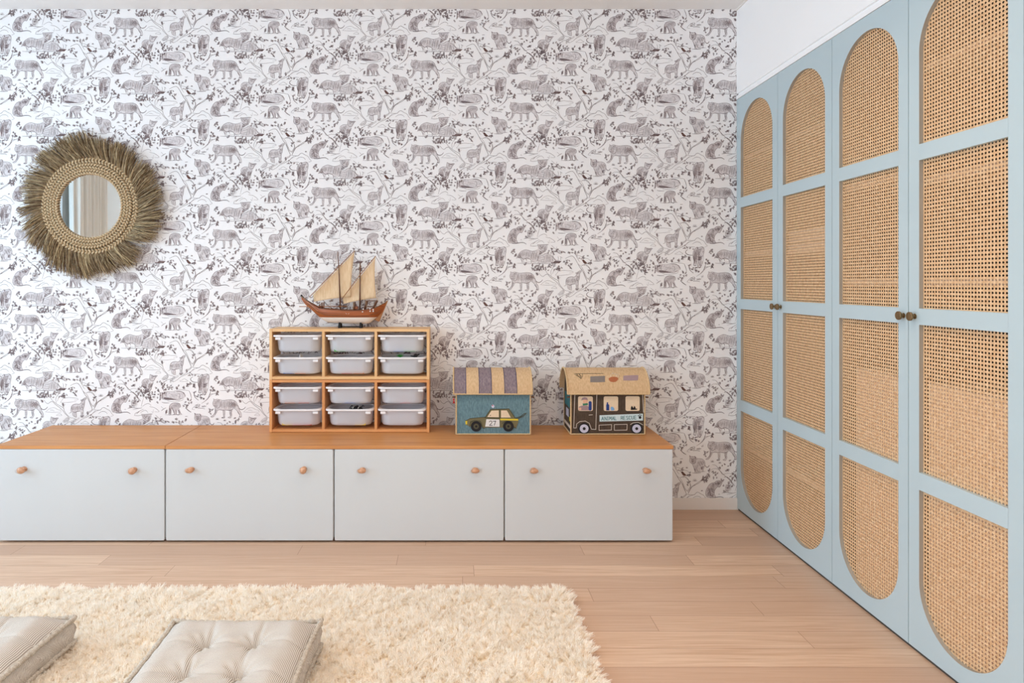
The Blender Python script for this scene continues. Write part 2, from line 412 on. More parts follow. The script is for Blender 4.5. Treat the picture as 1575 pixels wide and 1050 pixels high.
A.l((855,420),(900,480), w=1.0); A.l((885,520),(935,522), w=1.1)
# 2 standing tiger looking up
B.fill((765,180),(830,150),(885,135),(860,190),(850,300),(820,400),(815,500),(770,520),(780,440),(770,410),(690,410),(690,530),(640,520),(610,480),(600,420),(575,430),(575,370),(585,310),(620,275),(680,260),(740,265),(780,230))
B.l((762,180),(800,190),(826,150),(868,130),(888,148),(858,188),(850,230),(838,300),(822,350),(824,400),(816,480),(832,500),(772,520),(765,500),(780,470),(770,410), w=.7)
B.l((790,200),(775,240),(740,265),(680,260),(620,275),(585,310),(572,370),(575,430),(535,447), w=.9)
B.l((600,410),(650,428),(700,412),(762,402), w=1.2); B.l((600,430),(612,490),(640,520), w=.6); B.l((690,530),(680,480),(672,420), w=.6); B.l((640,440),(650,520),(690,535), w=.5)
B.hatch([(585,300),(740,270),(780,320),(770,400),(600,415),(578,370)], 1.55, .85, w=.45); B.hatch([(780,240),(850,240),(825,340),(800,400),(775,300)], .5, .8, w=.75); B.hatch([(770,175),(880,140),(850,200),(800,215)], .3, .8, w=.6)
B.hatch([(760,490),(850,490),(820,530),(765,530)], .1, .7, w=.7); B.hatch([(780,420),(815,420),(812,490),(785,490)], .1, 1.0)
# 3 tree
B.l((30,180),(60,225),(110,255),(150,225),(200,210),(260,270),(340,330),(400,380),(440,440),(500,500),(545,560), w=.75)
B.l((110,112),(160,130),(190,180),(240,222),(300,270),(370,310),(425,345),(436,392),(480,460),(552,532),(620,545),(690,580), w=.75)
B.l((280,240),(268,160),(300,90),(345,45), w=.6); B.l((300,205),(330,130),(385,92), w=.6); B.l((425,345),(430,300),(460,270), w=.5)
B.l((640,672),(720,630),(790,570),(900,520),(990,470),(1050,420),(1181,372), w=.7); B.l((770,540),(870,510),(935,438),(992,400),(1000,352),(960,250),(922,160),(862,80),(825,0), w=.8)
B.l((850,20),(905,85),(945,170),(985,262),(1035,312),(1082,242),(1092,190),(1060,110),(1020,60),(950,20),(890,40), w=.75)
B.l((1040,362),(1090,270),(1125,220),(1190,188), w=.7); B.l((900,120),(955,250),(1000,350), w=.5)
B.l((480,650),(540,620),(600,640),(650,670), w=.6); B.l((400,740),(450,680),(520,640), w=.5); B.l((410,610),(480,545),(530,540),(520,600),(440,630),(410,610), w=.6)
B.hatch([(420,600),(500,540),(535,560),(510,620),(440,640)], .6, .8, w=.4); B.hatch([(560,600),(640,560),(690,600),(640,670),(570,690)], .7, .7, w=.5); B.hatch([(640,560),(760,520),(760,580),(690,600)], .4, 1.0)
# hill / cloud right of the tree and clouds
E.l((0,430),(60,388),(100,375),(180,385),(250,380),(280,345),(320,330),(350,345),(390,370),(440,395),(482,460),(512,490),(455,512), w=.7)
E.l((208,455),(260,420),(312,410),(360,425),(392,462), w=.65); E.l((110,515),(200,512),(270,516), w=.6); E.l((20,500),(60,480),(110,430),(150,400), w=.5)
E.l((120,352),(160,282),(200,212),(290,170),(360,130),(420,80), w=.7); E.l((100,300),(160,235),(166,180),(140,100),(100,40),(60,10), w=.6)
for (pts) in [((60,420),(110,380),(150,350),(210,335),(260,345),(310,375),(370,390),(372,425)), ((60,420),(200,428),(372,425)), ((280,490),(310,465),(350,455),(385,480),(380,495),(280,492)), ((360,225),(400,180),(420,150),(520,128),(600,135),(690,145),(720,172),(640,185)), ((360,228),(480,230),(600,218),(680,212)), ((770,655),(820,630),(860,605),(900,625),(940,655),(850,662),(775,660)), ((150,385),(200,385),(240,400))]:
    B.l(*pts, w=.5)
# 4 tiger walking towards us
E.fill((300,520),(250,560),(225,620),(225,720),(240,800),(235,885),(285,890),(290,800),(322,915),(352,930),(385,890),(400,780),(430,680),(445,600),(440,530),(400,510)); E.fill((250,580),(330,560),(360,640),(400,740),(350,800),(300,760),(240,800),(228,700), mi=5)
E.l((300,515),(250,560),(225,620),(222,720),(240,800),(233,882),(290,890), w=.8); E.l((290,800),(300,860),(322,915),(352,930),(385,890),(400,860),(412,800), w=.9)
E.l((300,512),(330,525),(400,508),(440,530),(446,600),(430,680),(432,740),(412,850), w=.6); E.l((300,512),(310,540),(330,525), w=1.2); E.l((400,510),(430,540), w=1)
E.t((212,680),(130,672),(80,640),(74,600),(112,568))
E.hatch([(250,570),(310,550),(300,700),(310,800),(290,880),(240,870),(228,700)], 1.5, .7, w=.65); E.hatch([(310,550),(400,540),(380,640),(330,700),(300,700)], 1.1, .85, w=.55); E.hatch([(300,700),(400,700),(400,790),(320,790)], .4, .8, w=.9)
E.l((330,620),(350,650),(340,700),(370,740),(405,735), w=.9); E.l((330,790),(345,860),(340,900), w=.7); E.l((385,800),(372,880),(395,895), w=1.1)
E.l((232,885),(262,892),(290,888), w=1.0); E.l((318,915),(350,935),(388,918), w=1.0); E.l((300,545),(345,560),(400,550), w=.6); E.l((360,600),(352,625),(372,632), w=.8); E.l((415,590),(425,612),(405,622), w=.8); E.l((372,690),(395,705),(420,690), w=.8); E.l((350,800),(352,900), w=.5); E.l((250,600),(262,700),(255,820), w=.7)
# 5 pair of tigers
C.fill((490,810),(520,750),(560,690),(620,650),(680,635),(740,645),(810,660),(870,650),(930,630),(920,540),(1110,530),(1100,620),(1040,690),(960,730),(930,830),(850,880),(790,900),(780,830),(640,820),(610,900),(570,800))
C.l((925,630),(870,652),(810,662),(740,645),(680,633),(620,650),(560,690),(520,750),(490,812), w=.65)
C.l((500,790),(560,780),(600,800),(640,822),(700,800),(780,832),(792,900), w=1.0); C.l((570,800),(600,850),(612,900), w=.7); C.l((640,830),(640,890),(700,885),(780,880), w=.5); C.l((660,820),(690,820),(700,860), w=.9)
C.l((800,860),(850,882),(900,870),(922,830),(950,742), w=.6); C.l((915,530),(975,535),(1110,528),(1140,528), w=1.0); C.l((920,535),(950,590),(990,640),(1040,660),(1090,640),(1108,590),(1110,535), w=.7)
C.hatch([(940,545),(1100,540),(1090,640),(1040,660),(960,610)], 2.2, .9, w=.55); C.hatch([(940,620),(1000,650),(1090,660),(1060,710),(950,740)], .5, .7, w=1.0)
C.hatch([(540,720),(620,660),(740,650),(870,660),(930,650),(930,820),(850,860),(780,820),(600,790)], 1.75, .85, w=.45); C.hatch([(500,760),(560,700),(600,800),(560,820)], 1.0, .8, w=.7)
C.l((510,905),(600,908),(760,912),(900,908),(1181,912),(1300,912), w=.75)
D.fill((0,840),(20,760),(100,740),(170,700),(250,740),(330,810),(480,860),(440,900),(0,905)); 
D.l((5,845),(20,765),(100,742),(180,700),(250,742),(330,812),(362,842), w=.6); D.l((30,800),(110,780),(140,775), w=.5); D.l((30,830),(120,830), w=.5); D.l((-30,850),(60,862),(140,880), w=.5)
for a, b_ in [((170,740),(158,895)), ((210,735),(222,885)), ((240,750),(262,880)), ((255,725),(372,850)), ((300,740),(320,800)), ((410,760),(422,850)), ((450,770),(500,800)), ((460,850),(470,780)), ((190,720),(185,890)), ((235,780),(240,890)), ((290,800),(300,880)), ((140,760),(120,890))]:
    D.l(a, ((a[0]+b_[0])/2+6, (a[1]+b_[1])/2), b_, w=.6)
D.fill((290,905),(360,855),(480,865),(500,850),(440,905), mi=4); D.hatch([(290,905),(360,850),(480,865),(440,905)], .4, .6, w=.8)
D.hatch([(220,700),(280,640),(420,630),(520,690),(480,730),(380,690),(300,740)], .5, .8, w=.6); D.leaves(360,680,150,40,16,40,.45)
D.l((280,545),(330,590),(370,630), w=.5); D.l((370,630),(390,570), w=.5)
# 6 seated tiger from behind
sp6 = [(400,500),(340,490),(315,440),(320,370),(350,300),(390,240),(440,210),(490,200),(530,170),(580,160),(650,170),(640,220),(600,290),(560,285),(515,330),(495,380),(495,440),(520,490)]
C.fill(*sp6, mi=5); C.l(*(sp6+[(400,500)]), w=.7)
C.hatch([(340,480),(320,400),(350,310),(420,300),(440,480)], 2.5, .75, w=.6); C.hatch([(400,300),(440,215),(500,220),(500,470),(440,490)], .7, .8, w=.6); C.hatch([(490,200),(580,165),(640,190),(590,280),(520,260)], .9, .7, w=.85); C.l((385,330),(405,390),(420,450),(470,490), w=1.3)
C.t((400,505),(480,507),(560,490),(640,490),(692,520)); C.l((570,445),(590,425),(600,450), w=.5)
# 7 bush and rock cloud
C.hatch([(690,270),(740,210),(840,230),(850,300),(840,380),(720,390),(690,370)], .2, .8, w=.5); C.hatch([(690,270),(740,210),(840,230),(850,300),(840,380),(720,390)], 1.5, 1.2, w=.5); C.leaves(765,290,80,80,16,45,.4)
C.l((640,412),(720,395),(850,412),(930,400), w=.9); C.l((780,552),(795,510),(850,485),(920,445),(965,430), w=.6); C.l((770,555),(850,560),(920,552), w=.7); C.l((900,500),(960,460),(1010,455),(1050,500), w=.55)
C.l((935,372),(990,335),(1045,315),(1090,330),(1110,360), w=.6); C.l((1080,370),(1110,385),(1170,395),(1240,440),(1270,480),(1180,480), w=.6); C.l((1120,470),(1150,500),(1160,430), w=.4)
C.l((740,440),(800,430),(850,420), w=.5); C.l((820,520),(870,480), w=.9)
C.l((690,90),(740,85),(800,130),(850,200),(900,265), w=1.2); C.l((960,200),(930,300),(910,380), w=.5)
# 8 den of foliage
D.fill((370,100),(370,200),(450,240),(620,245),(760,240),(860,200),(890,150),(860,90),(760,60),(500,60), mi=2); D.fill((400,200),(560,205),(740,230),(860,200),(760,245),(480,245), mi=5)
for x in (370,382,412,420): D.l((x,85),(x+2,140),(x,205), w=.75)
D.hatch([(400,190),(600,200),(740,225),(860,195),(760,245),(480,245),(400,225)], .05, .5, w=.8); D.hatch([(440,90),(520,80),(480,190),(430,190)], 1.3, 1.0, w=.5); D.hatch([(540,110),(760,100),(770,200),(560,200)], .3, 1.1, w=.3)
D.l((700,66),(790,70),(850,100),(880,150),(885,185), w=.8); D.l((760,110),(775,160),(750,215), w=.7); D.l((520,80),(495,130),(500,190), w=.6); D.l((960,60),(990,130),(1010,210), w=1.0); D.l((410,290),(470,300),(560,300), w=.9); D.l((520,255),(600,275),(800,255),(850,215), w=.6)
D.l((1040,80),(1065,130),(1080,190),(1150,250), w=1.3); D.l((1050,140),(1090,160), w=1.2)
B.leaves(620,790,150,60,34,40,.34); B.leaves(860,760,70,40,14,38,.34); B.l((660,850),(740,850),(820,870),(870,940), w=.6); B.l((700,820),(840,830),(960,850), w=.6)
D.leaves(300,190,60,90,22,42,.34); D.leaves(930,280,70,60,16,42,.36); D.leaves(910,350,50,40,10,40,.36)
# 9 drinking tiger
D.fill((560,370),(600,320),(680,300),(770,320),(780,380),(760,400),(800,530),(770,530),(730,440),(700,540),(660,530),(600,400),(590,530),(553,530), mi=5)
D.l((560,370),(600,320),(680,300),(770,320),(782,380),(760,400), w=.8); D.l((562,370),(553,530),(590,530),(600,400),(650,470),(662,530),(640,535), w=1.1); D.l((690,430),(700,500),(720,540),(760,535),(740,440),(780,500),(805,530), w=1.0)
D.hatch([(570,360),(680,310),(770,325),(775,380),(640,420)], .5, .85, w=.45); D.hatch([(556,380),(590,400),(588,525),(556,525)], .1, .8, w=.8); D.hatch([(485,430),(520,430),(520,530),(478,530)], 1.5, .6, w=.9); D.l((400,460),(440,430),(490,400), w=.9); D.l((395,375),(440,415), w=.6); D.l((470,540),(560,545),(700,540),(830,535), w=.6)
D.l((885,400),(940,450),(1000,490), w=1.5); D.l((1080,440),(1020,430),(1060,380),(1130,330),(1180,330), w=.5); D.hatch([(1060,400),(1110,340),(1180,330),(1200,400),(1120,420)], .7, .8, w=.45); D.l((880,575),(930,572), w=1.1)
# 10 prowling tiger
Fc.fill((150,510),(270,530),(340,570),(400,580),(450,620),(460,690),(440,760),(430,840),(280,860),(210,700),(180,660),(150,610)); Fc.fill((160,550),(270,560),(280,660),(230,680),(180,650), mi=5)
Fc.l((148,505),(162,550),(150,610),(178,660),(232,672),(272,640),(275,545),(250,530),(180,535),(148,505), w=.8); Fc.l((255,520),(275,575), w=1.3); Fc.l((150,508),(175,535), w=1.4)
Fc.l((285,580),(340,570),(400,578),(450,620),(462,690),(440,760),(420,800),(435,835), w=.7); Fc.l((210,690),(240,760),(260,860), w=.8); Fc.l((300,770),(320,830),(380,845), w=.6); Fc.l((250,770),(280,850), w=1.3)
Fc.t((460,700),(490,742),(530,735),(545,703)); Fc.hatch([(290,590),(400,590),(450,640),(440,740),(380,760),(300,720)], 1.1, .85, w=.5); Fc.hatch([(370,740),(440,720),(430,790),(380,790)], .2, .6, w=.9); Fc.hatch([(170,560),(265,560),(265,650),(190,655)], .6, .8, w=.7); Fc.hatch([(250,680),(320,720),(310,840),(260,820)], 1.3, 1.0, w=.5)
Fc.l((205,858),(290,862),(380,858), w=.9); Fc.l((380,838),(430,832),(475,830), w=.6)
# 11 seated cub
B.fill((170,520),(320,540),(290,600),(240,670),(205,770),(180,845),(120,850),(60,790),(0,740),(20,640),(80,610),(160,610)); B.fill((0,700),(100,720),(110,820),(40,790), mi=5)
B.l((175,515),(165,560),(165,610),(200,650),(250,640),(270,590),(320,545),(290,540),(240,560),(175,515), w=.75); B.l((160,610),(80,610),(20,645),(0,700), w=.6); B.l((0,745),(50,790),(110,850),(180,842),(205,770),(240,680), w=.8)
A.t((925,730),(915,778),(872,772)); B.hatch([(20,650),(150,620),(120,800),(10,740)], 1.2, .8, w=.45); B.hatch([(0,740),(100,760),(110,800),(50,800)], .2, .6, w=.8); B.hatch([(140,700),(240,660),(180,830),(130,820)], 1.9, .8, w=.7); B.hatch([(175,530),(300,550),(250,630),(180,620)], .6, .8, w=.65)
# 12 branches and leaves
A.l((450,630),(520,642),(560,692),(622,772),(700,850),(780,920),(840,1000),(870,1060), w=.8); A.l((380,790),(450,722),(520,710),(580,730),(625,782),(660,830),(760,800),(860,830), w=.6)
A.l((70,1045),(200,960),(280,900),(340,832),(400,780), w=.7); A.l((320,0),(300,60),(270,140),(200,205),(130,250), w=.7); A.l((430,42),(350,65),(300,105),(250,170), w=.55)
A.l((60,348),(150,345),(200,360), w=.9); A.hatch([(0,270),(90,280),(60,340),(0,340)], .4, .7, w=.55); A.hatch([(130,290),(240,290),(220,330),(120,330)], .3, .7, w=.5); A.hatch([(220,250),(270,225),(280,265),(230,275)], .3, .8, w=.5)
for x, y, rx, ry, n in [(420,740,50,25,10), (350,840,35,25,8), (290,920,50,50,14), (500,840,60,50,16), (470,45,35,35,10), (780,620,70,45,18), (850,570,50,20,8), (600,660,30,40,8), (800,740,60,30,9), (560,1000,50,25,6), (880,90,60,30,14), (990,80,70,50,22), (900,200,30,25,7), (300,400,45,45,12), (80,100,60,40,9), (150,150,40,20,5), (840,870,60,50,14), (940,940,90,60,22), (1050,900,60,60,16), (1100,980,60,50,14)]:
    A.leaves(x, y, rx, ry, n, 38, .36)
for x, y, rx, ry, n in [(60,100,60,60,18), (230,70,50,50,14), (400,60,90,50,24), (450,100,40,30,10), (640,30,60,40,12), (60,860,90,60,20), (160,950,90,60,22), (300,830,50,40,12), (430,740,60,50,18), (350,690,50,30,8), (980,500,60,30,10), (1050,140,30,70,9), (900,450,20,20,5), (430,270,40,15,7), (990,730,70,30,12), (1060,830,40,70,12), (560,800,60,50,14), (440,850,60,50,14), (1120,560,30,20,4)]:
    B.leaves(x, y, rx, ry, n, 38, .36)
for x, y, rx, ry, n in [(690,700,70,30,12), (860,650,40,30,10), (880,790,60,30,12), (600,900,70,50,18), (640,960,30,40,6), (680,640,40,15,6), (1040,860,50,40,10), (1080,930,40,40,8), (90,110,90,60,24), (190,160,60,60,14), (260,960,70,50,14), (60,980,60,60,12), (400,1010,60,40,10)]:
    D.leaves(x, y, rx, ry, n, 38, .36)
for x, y, rx, ry, n in [(290,120,45,60,14), (440,660,45,40,11), (440,740,40,30,8), (365,870,40,40,9), (740,930,70,30,9), (900,90,80,40,16), (1120,250,40,30,7), (660,130,30,30,5), (1170,650,40,40,9), (350,70,40,10,4)]:
    C.leaves(x, y, rx, ry, n, 38, .4)
for x, y, rx, ry, n in [(440,60,60,50,16), (530,790,40,40,10), (630,890,40,25,8), (230,930,40,30,6), (320,1000,30,15,4), (150,740,20,20,3), (50,720,50,30,8), (1080,960,60,60,14)]:
    E.leaves(x, y, rx, ry, n, 38, .4)
E.l((370,1050),(430,980),(470,920),(540,910),(610,880), w=.6); E.l((440,960),(470,880),(510,800), w=.55)
E.plant(258,105,50); A.plant(450,575,38); Fc.plant(95,760,22); E.plant(400,305,20); A.plant(600,600,30)
D.fill((895,840),(930,830),(1010,910),(960,920),(930,900), mi=4); D.l((895,840),(880,825), w=.8); D.l((960,915),(940,960), w=.6)
D.l((620,700),(700,690),(750,710),(800,790),(830,850),(860,880), w=.6); D.l((560,810),(640,770),(700,760),(740,790),(790,870),(850,980),(900,1040), w=.8); D.l((800,790),(800,700),(840,650), w=.6); D.l((780,740),(860,760),(960,800),(1030,820),(1060,860), w=.5); D.l((880,950),(960,930),(1020,960),(1060,1020), w=.5)
del_fill = [f for f in FILLS]

TPX, TPY = 152.25, 130.3
V1 = np.vstack(RIB_V); O1 = np.concatenate(RIB_O); Q1 = np.array(RIB_Q); M1 = np.array(RIB_M)
FV, FF, FM = [], [], []
allV, allQ, allM = [], [], []
x_lo, x_hi, z_lo, z_hi = XL+.001, XR+.02, .02, ZC
fv = []; ff = []; fm = []
base = 0
i_lo = int(math.floor((XL/PX+U0-300)/TPX))-2; i_hi = 6
for i in range(i_lo, i_hi):
    for k in range(-4, 9):
        ox = i*TPX; oy = ((i % 2)*TPY/2)+(k-1)*TPY
        X = (V1[:, 0]+ox-U0)*PX; Z = EYE-(V1[:, 1]+oy-V0)*PX
        if X.max() < x_lo or X.min() > x_hi or Z.max() < z_lo or Z.min() > z_hi: continue
        ins = (X > x_lo) & (X < x_hi) & (Z > z_lo) & (Z < z_hi)
        keep = ins[Q1].all(1)
        if keep.any():
            allV.append(np.stack([X, YB-O1, Z], 1)); allQ.append(Q1[keep]+base); allM.append(M1[keep]); base += len(X)
        for pts, mi in FILLS:
            P = [(min(max((x+ox-U0)*PX, x_lo), x_hi), min(max(EYE-(y+oy-V0)*PX, z_lo), z_hi)) for x, y in pts]
            xs = [p[0] for p in P]; zs = [p[1] for p in P]
            if max(xs)-min(xs) < .002 or max(zs)-min(zs) < .002: continue
            fv.append([(x, YB-(.00022 if mi == 2 else .00026 if mi == 5 else .0003), z) for x, z in P]); fm.append(mi)
# wall body + fills as n-gons, strokes as quads, all one object
me = bpy.data.meshes.new('wall_back')
vv = [(x, y, z) for x in (XL-.2, 2.6) for y in (YB, YB+.2) for z in (-.1, ZC)]
faces = [(0,1,3,2),(4,6,7,5),(0,4,5,1),(2,3,7,6),(0,2,6,4),(1,5,7,3)]
mi_ = [0]*6
for P, m_ in zip(fv, fm):
    n0 = len(vv); vv.extend(P); faces.append(tuple(range(n0, n0+len(P)))); mi_.append(m_)
n0 = len(vv); SV = np.vstack(allV); SQ = np.vstack(allQ)
used = np.unique(SQ); remap = np.full(len(SV), -1); remap[used] = np.arange(len(used)); SV = SV[used]; SQ = remap[SQ]
vv = np.vstack([np.array(vv), SV]).tolist(); faces += [tuple(q) for q in (SQ+n0).tolist()]; mi_ += np.concatenate(allM).tolist()
me.from_pydata(vv, [], faces)
M['wash5'] = mat('wallpaper_leaf_wash', (216, 209, 210), .8, spec=.1, var=.2, vscale=(160,160,160))
M['ink_soft'] = mat('wallpaper_soft_ink', (138, 123, 124), .8, spec=.1, var=.2, vscale=(60,60,60))
for m_ in (M['paper'], M['ink'], M['wash'], M['wash_dark'], M['brown_ink'], M['wash5'], M['ink_soft']): me.materials.append(m_)
me.polygons.foreach_set('material_index', mi_); me.update()
wb = bpy.data.objects.new('wall_back', me); COL.objects.link(wb); wb['kind'] = 'structure'
struct('baseboard_back', MB().box(XL, XR+.02, YB-.013, YB-.0016, 0, .07), M['skirting'], bevel=.002)
# ---------------------------------------------------------------- fitted wardrobe on the right
def P(u, v, d): return ((u-U0)*d/F, EYE-(v-V0)*d/F)
WX = XR                       # door faces
DY = [4.008, 3.502, 2.999, 2.496, 1.990, 1.486, .982]
ZD0, ZD1 = .012, 2.482
wr = thing('fitted_wardrobe', (WX, 2.5, 0), 'tall pale blue fitted wardrobe with arched rattan door panels along the right wall', 'wardrobe')
cb = MB()
yb0, yb1 = DY[-1], DY[0]
cb.box(WX+.55, WX+.57, yb0, yb1, 0, 2.482)             # back
cb.box(WX+.03, WX+.55, yb0, yb0+.018, 0, 2.482); cb.box(WX+.03, WX+.55, yb1-.018, yb1, 0, 2.482)
for y in DY[1:-1]: cb.box(WX+.045, WX+.55, y-.009, y+.009, 0, 2.482)
cb.box(WX+.03, WX+.55, yb0, yb1, 0, .05); cb.box(WX+.03, WX+.55, yb0, yb1, 2.46, 2.482)
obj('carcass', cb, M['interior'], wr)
def shelf(y0, y1, z, t=.02): obj('shelf', MB().box(WX+.03, WX+.54, y0+.01, y1-.01, z, z+t), M['shelf_ply'], wr)
shelf(DY[1], DY[0], 2.115); shelf(DY[2], DY[1], 2.115); shelf(DY[1], DY[0], 1.53, .03); shelf(DY[2], DY[1], 1.52)
shelf(DY[1], DY[0], .38, .02); shelf(DY[2], DY[1], .38, .03)
shelf(DY[3], DY[2], 1.365); shelf(DY[4], DY[3], 1.365); shelf(DY[4], DY[3], 1.74); shelf(DY[3], DY[2], 1.78, .03); shelf(DY[4], DY[3], 2.16)
# drawer stacks standing behind the lower rattan of the two near doors
for (y0, y1) in ((2.50, 2.86), (2.01, 2.425)):
    for k in range(4):
        z0 = .07+k*.235
        dr = obj('inner_drawer', MB().box(WX+.026, WX+.5, y0, y1, z0, z0+.229), M['shelf_ply'], wr)
# folded bedding on the shelf of the second door
M['bedding'] = mat('folded_cotton', (226, 214, 200), .9, var=.06)
bd_ = MB()
for k in range(3): bd_.box(WX+.04, WX+.4, DY[2]+.03, DY[1]-.02, 1.541+k*.036, 1.573+k*.036)
bo = obj('folded_bedding', bd_, M['bedding'], bevel=.012, seg=3)
tag(bo, 'pale folded bedding seen through the rattan of the second door from the back wall', 'bedding')

def door_frame(y0, y1):
    """stile-and-rail frame with a pill-shaped opening, y0 far, y1 near (y0>y1)"""
    g = .0018; ya, yc = y1+g, y0-g; cy = (y0+y1)/2; a = .1955; hw = (yc-ya)/2
    zt, zb = 2.418-a, .077+a
    ang = []
    top = []
    h_t = ZD1-zt
    ca = math.atan2(h_t, hw)
    th = sorted(set([round(PI*i/32, 6) for i in range(33)]+[ca, PI-ca]))
    inner = []; outer = []
    for t in th:
        c, s_ = math.cos(t), math.sin(t)
        inner.append((cy+a*c, zt+a*s_))
        k = min(hw/abs(c) if abs(c) > 1e-6 else 1e9, h_t/s_ if s_ > 1e-6 else 1e9)
        outer.append((cy+k*c, zt+k*s_))
    h_b = zb-ZD0; cb_ = math.atan2(h_b, hw)
    th = sorted(set([round(PI*i/32, 6) for i in range(33)]+[cb_, PI-cb_]))
    for t in th:
        c, s_ = -math.cos(t), -math.sin(t)
        inner.append((cy+a*c, zb+a*s_))
        k = min(hw/abs(c) if abs(c) > 1e-6 else 1e9, h_b/-s_ if s_ < -1e-6 else 1e9)
        outer.append((cy+k*c, zb+k*s_))
    n = len(inner); mb = MB(); x0, x1 = WX, WX+.022
    vs = [(x0, y, z) for y, z in inner]+[(x0, y, z) for y, z in outer]+[(x1, y, z) for y, z in inner]+[(x1, y, z) for y, z in outer]
    fs = []
    for i in range(n):
        j = (i+1) % n
        fs += [(i, n+i, n+j, j), (2*n+j, 3*n+j, 3*n+i, 2*n+i), (i, j, 2*n+j, 2*n+i), (n+j, n+i, 3*n+i, 3*n+j)]
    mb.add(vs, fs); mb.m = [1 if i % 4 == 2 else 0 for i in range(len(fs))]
    for z0, z1 in ((1.824, 1.883), (1.217, 1.277), (.608, .672)): mb.box(x0, x1, cy-a-.0005, cy+a+.0005, z0, z1)
    return mb
def cane_np(y0, y1, z0, z1, x):
    """woven rattan: paired uprights, paired cross strands and two diagonals, as raised strips"""
    p = .0138; V = []; Q = []
    def strip(A, B, w, xo, r):
        A = np.array(A); B = np.array(B); d = B-A; d /= np.linalg.norm(d); n = np.array([-d[1], d[0]])*w/2
        k = len(V)
        for q in (A, B):
            V.append((xo, *(q-n))); V.append((xo-r*.7, *q)); V.append((xo, *(q+n))); V.append((xo+.0002, *q))
        for a in range(4): b = (a+1) % 4; Q.append((k+a, k+b, k+4+b, k+4+a))
    wv = .0027; off = .0016
    y = y0+p/2
    while y < y1:
        for s_ in (-off, off): strip((y+s_, z0), (y+s_, z1), wv, x, .0007)
        y += p
    z = z0+p/2
    while z < z1:
        for s_ in (-off, off): strip((y0, z+s_), (y1, z+s_), wv, x-.0003, .0007)
        z += p
    # diagonals through the crossings
    H = z1-z0; Wd = y1-y0
    for sgn in (1, -1):
        k0 = -int(H/p)-2; k1 = int(Wd/p)+2
        for k in range(k0, k1):
            # line y = y0+p/2+k*p + t, z = z0+p/2 + t (or mirrored)
            ya = k*p
            t0 = max(-p/2, -ya); t1 = min(H-p/2, Wd-ya)
            if t1-t0 < .004: continue
            a = (ya+t0, p/2+t0); b = (ya+t1, p/2+t1)   # between the crossings, cutting the corners of the holes
            if sgn < 0:
                a = (Wd-a[0], a[1]); b = (Wd-b[0], b[1])
                sh = (Wd/p-math.floor(Wd/p))*p
                pass
            strip((y0+a[0], z0+a[1]), (y0+b[0], z0+b[1]), .0027, x-.0006-(.0002 if sgn < 0 else 0), .0006)
    return np.array(V), np.array(Q)
PW = round(.398/.0138)*.0138
PANELS = [(1.87, 2.43), (1.27, 1.835), (.66, 1.23), (.065, .62)]
doors = []
for i in range(6):
    y0, y1 = DY[i], DY[i+1]; cy = (y0+y1)/2
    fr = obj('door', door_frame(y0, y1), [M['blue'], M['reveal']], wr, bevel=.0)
    for (z0, z1) in PANELS:
        n = round((z1-z0)/.0138)
        if i == 0 or True:
            V, Q = cane_np(cy-PW/2, cy+PW/2, z0, z0+n*.0138, WX+.0165)
            obj_np('cane_panel', V, Q, M['cane'], fr)
    # knob on the meeting stile
    ky = (y1+.026) if i % 2 == 0 else (y0-.035)
    kb = MB(); kb.lathe([(.010, 0), (.010, .002), (.0055, .004), (.0055, .013), (.012, .0145), (.0165, .0165), (.0165, .0225), (.0155, .0235), (.013, .0228), (.001, .0228)], (WX, ky, 1.247), (-1, 0, 0), 28)
    obj('knob', kb, M['brass'], fr, smooth=False, bevel=.0005)
# bulkhead wall above, with a pale strip and shadow gap
bh = MB(); bh.box(WX, 2.6, YF, YB+.0, 2.520, ZC); bh.box(WX+.012, 2.6, YF, YB, 2.505, 2.520); bh.box(WX-.003, 2.6, YF, YB, 2.484, 2.505)
bh.box(WX, 2.6, YF, DY[-1]-.002, 0, 2.484)
struct('wall_right', bh, M['white_paint'])
struct('trim_2', MB().box(WX-.006, WX+.01, YF, YB, ZC-.012, ZC), M['skirting'])
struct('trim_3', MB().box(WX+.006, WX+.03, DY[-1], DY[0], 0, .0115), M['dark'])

# ---------------------------------------------------------------- toy benches
def d_of(v, z): return (EYE-z)*F/(v-V0)
YBF = 3.49; BT = .513
def bench(x0, x1, label):
    L = thing('toy_storage_bench', ((x0+x1)/2, YBF+.25, 0), label, 'storage bench', 'white storage benches along the wall')
    c = MB(); t = .016; ya = YBF+.018
    c.box(x0+.001, x0+t, ya, YB-.015, .022, BT-.0185); c.box(x1-t, x1-.001, ya, YB-.015, .022, BT-.0185)
    c.box(x0+t, x1-t, ya, YB-.015, .022, .038); c.box(x0+t, x1-t, YB-.03, YB-.015, .038, BT-.0185)
    c.box(x0+t, x1-t, ya+.05, YB-.03, BT-.034, BT-.0185)
    obj('carcass', c, M['carcass'], L)
    for fx in (x0+.04, x1-.04):
        for fy in (YBF+.08, YB-.06): obj('foot', MB().lathe([(.018, 0), (.014, .022)], (fx, fy, 0), (0, 0, 1), 12), M['black'], L)
    f = MB(); r_ = .007; zz0, zz1 = .012, BT-.0195; f.prism_xz([(cx+r_*math.cos(a), cz+r_*math.sin(a)) for cx, cz, a0 in ((x1-.0042-r_, zz1-r_, 0), (x0+.0042+r_, zz1-r_, PI/2), (x0+.0042+r_, zz0+r_, PI), (x1-.0042-r_, zz0+r_, 1.5*PI)) for a in [a0+PI/2*k/5 for k in range(6)]], YBF, YBF+.016)
    fo = obj('drawer_front', f, M['front'], L, bevel=.002, seg=2)
    return L, fo
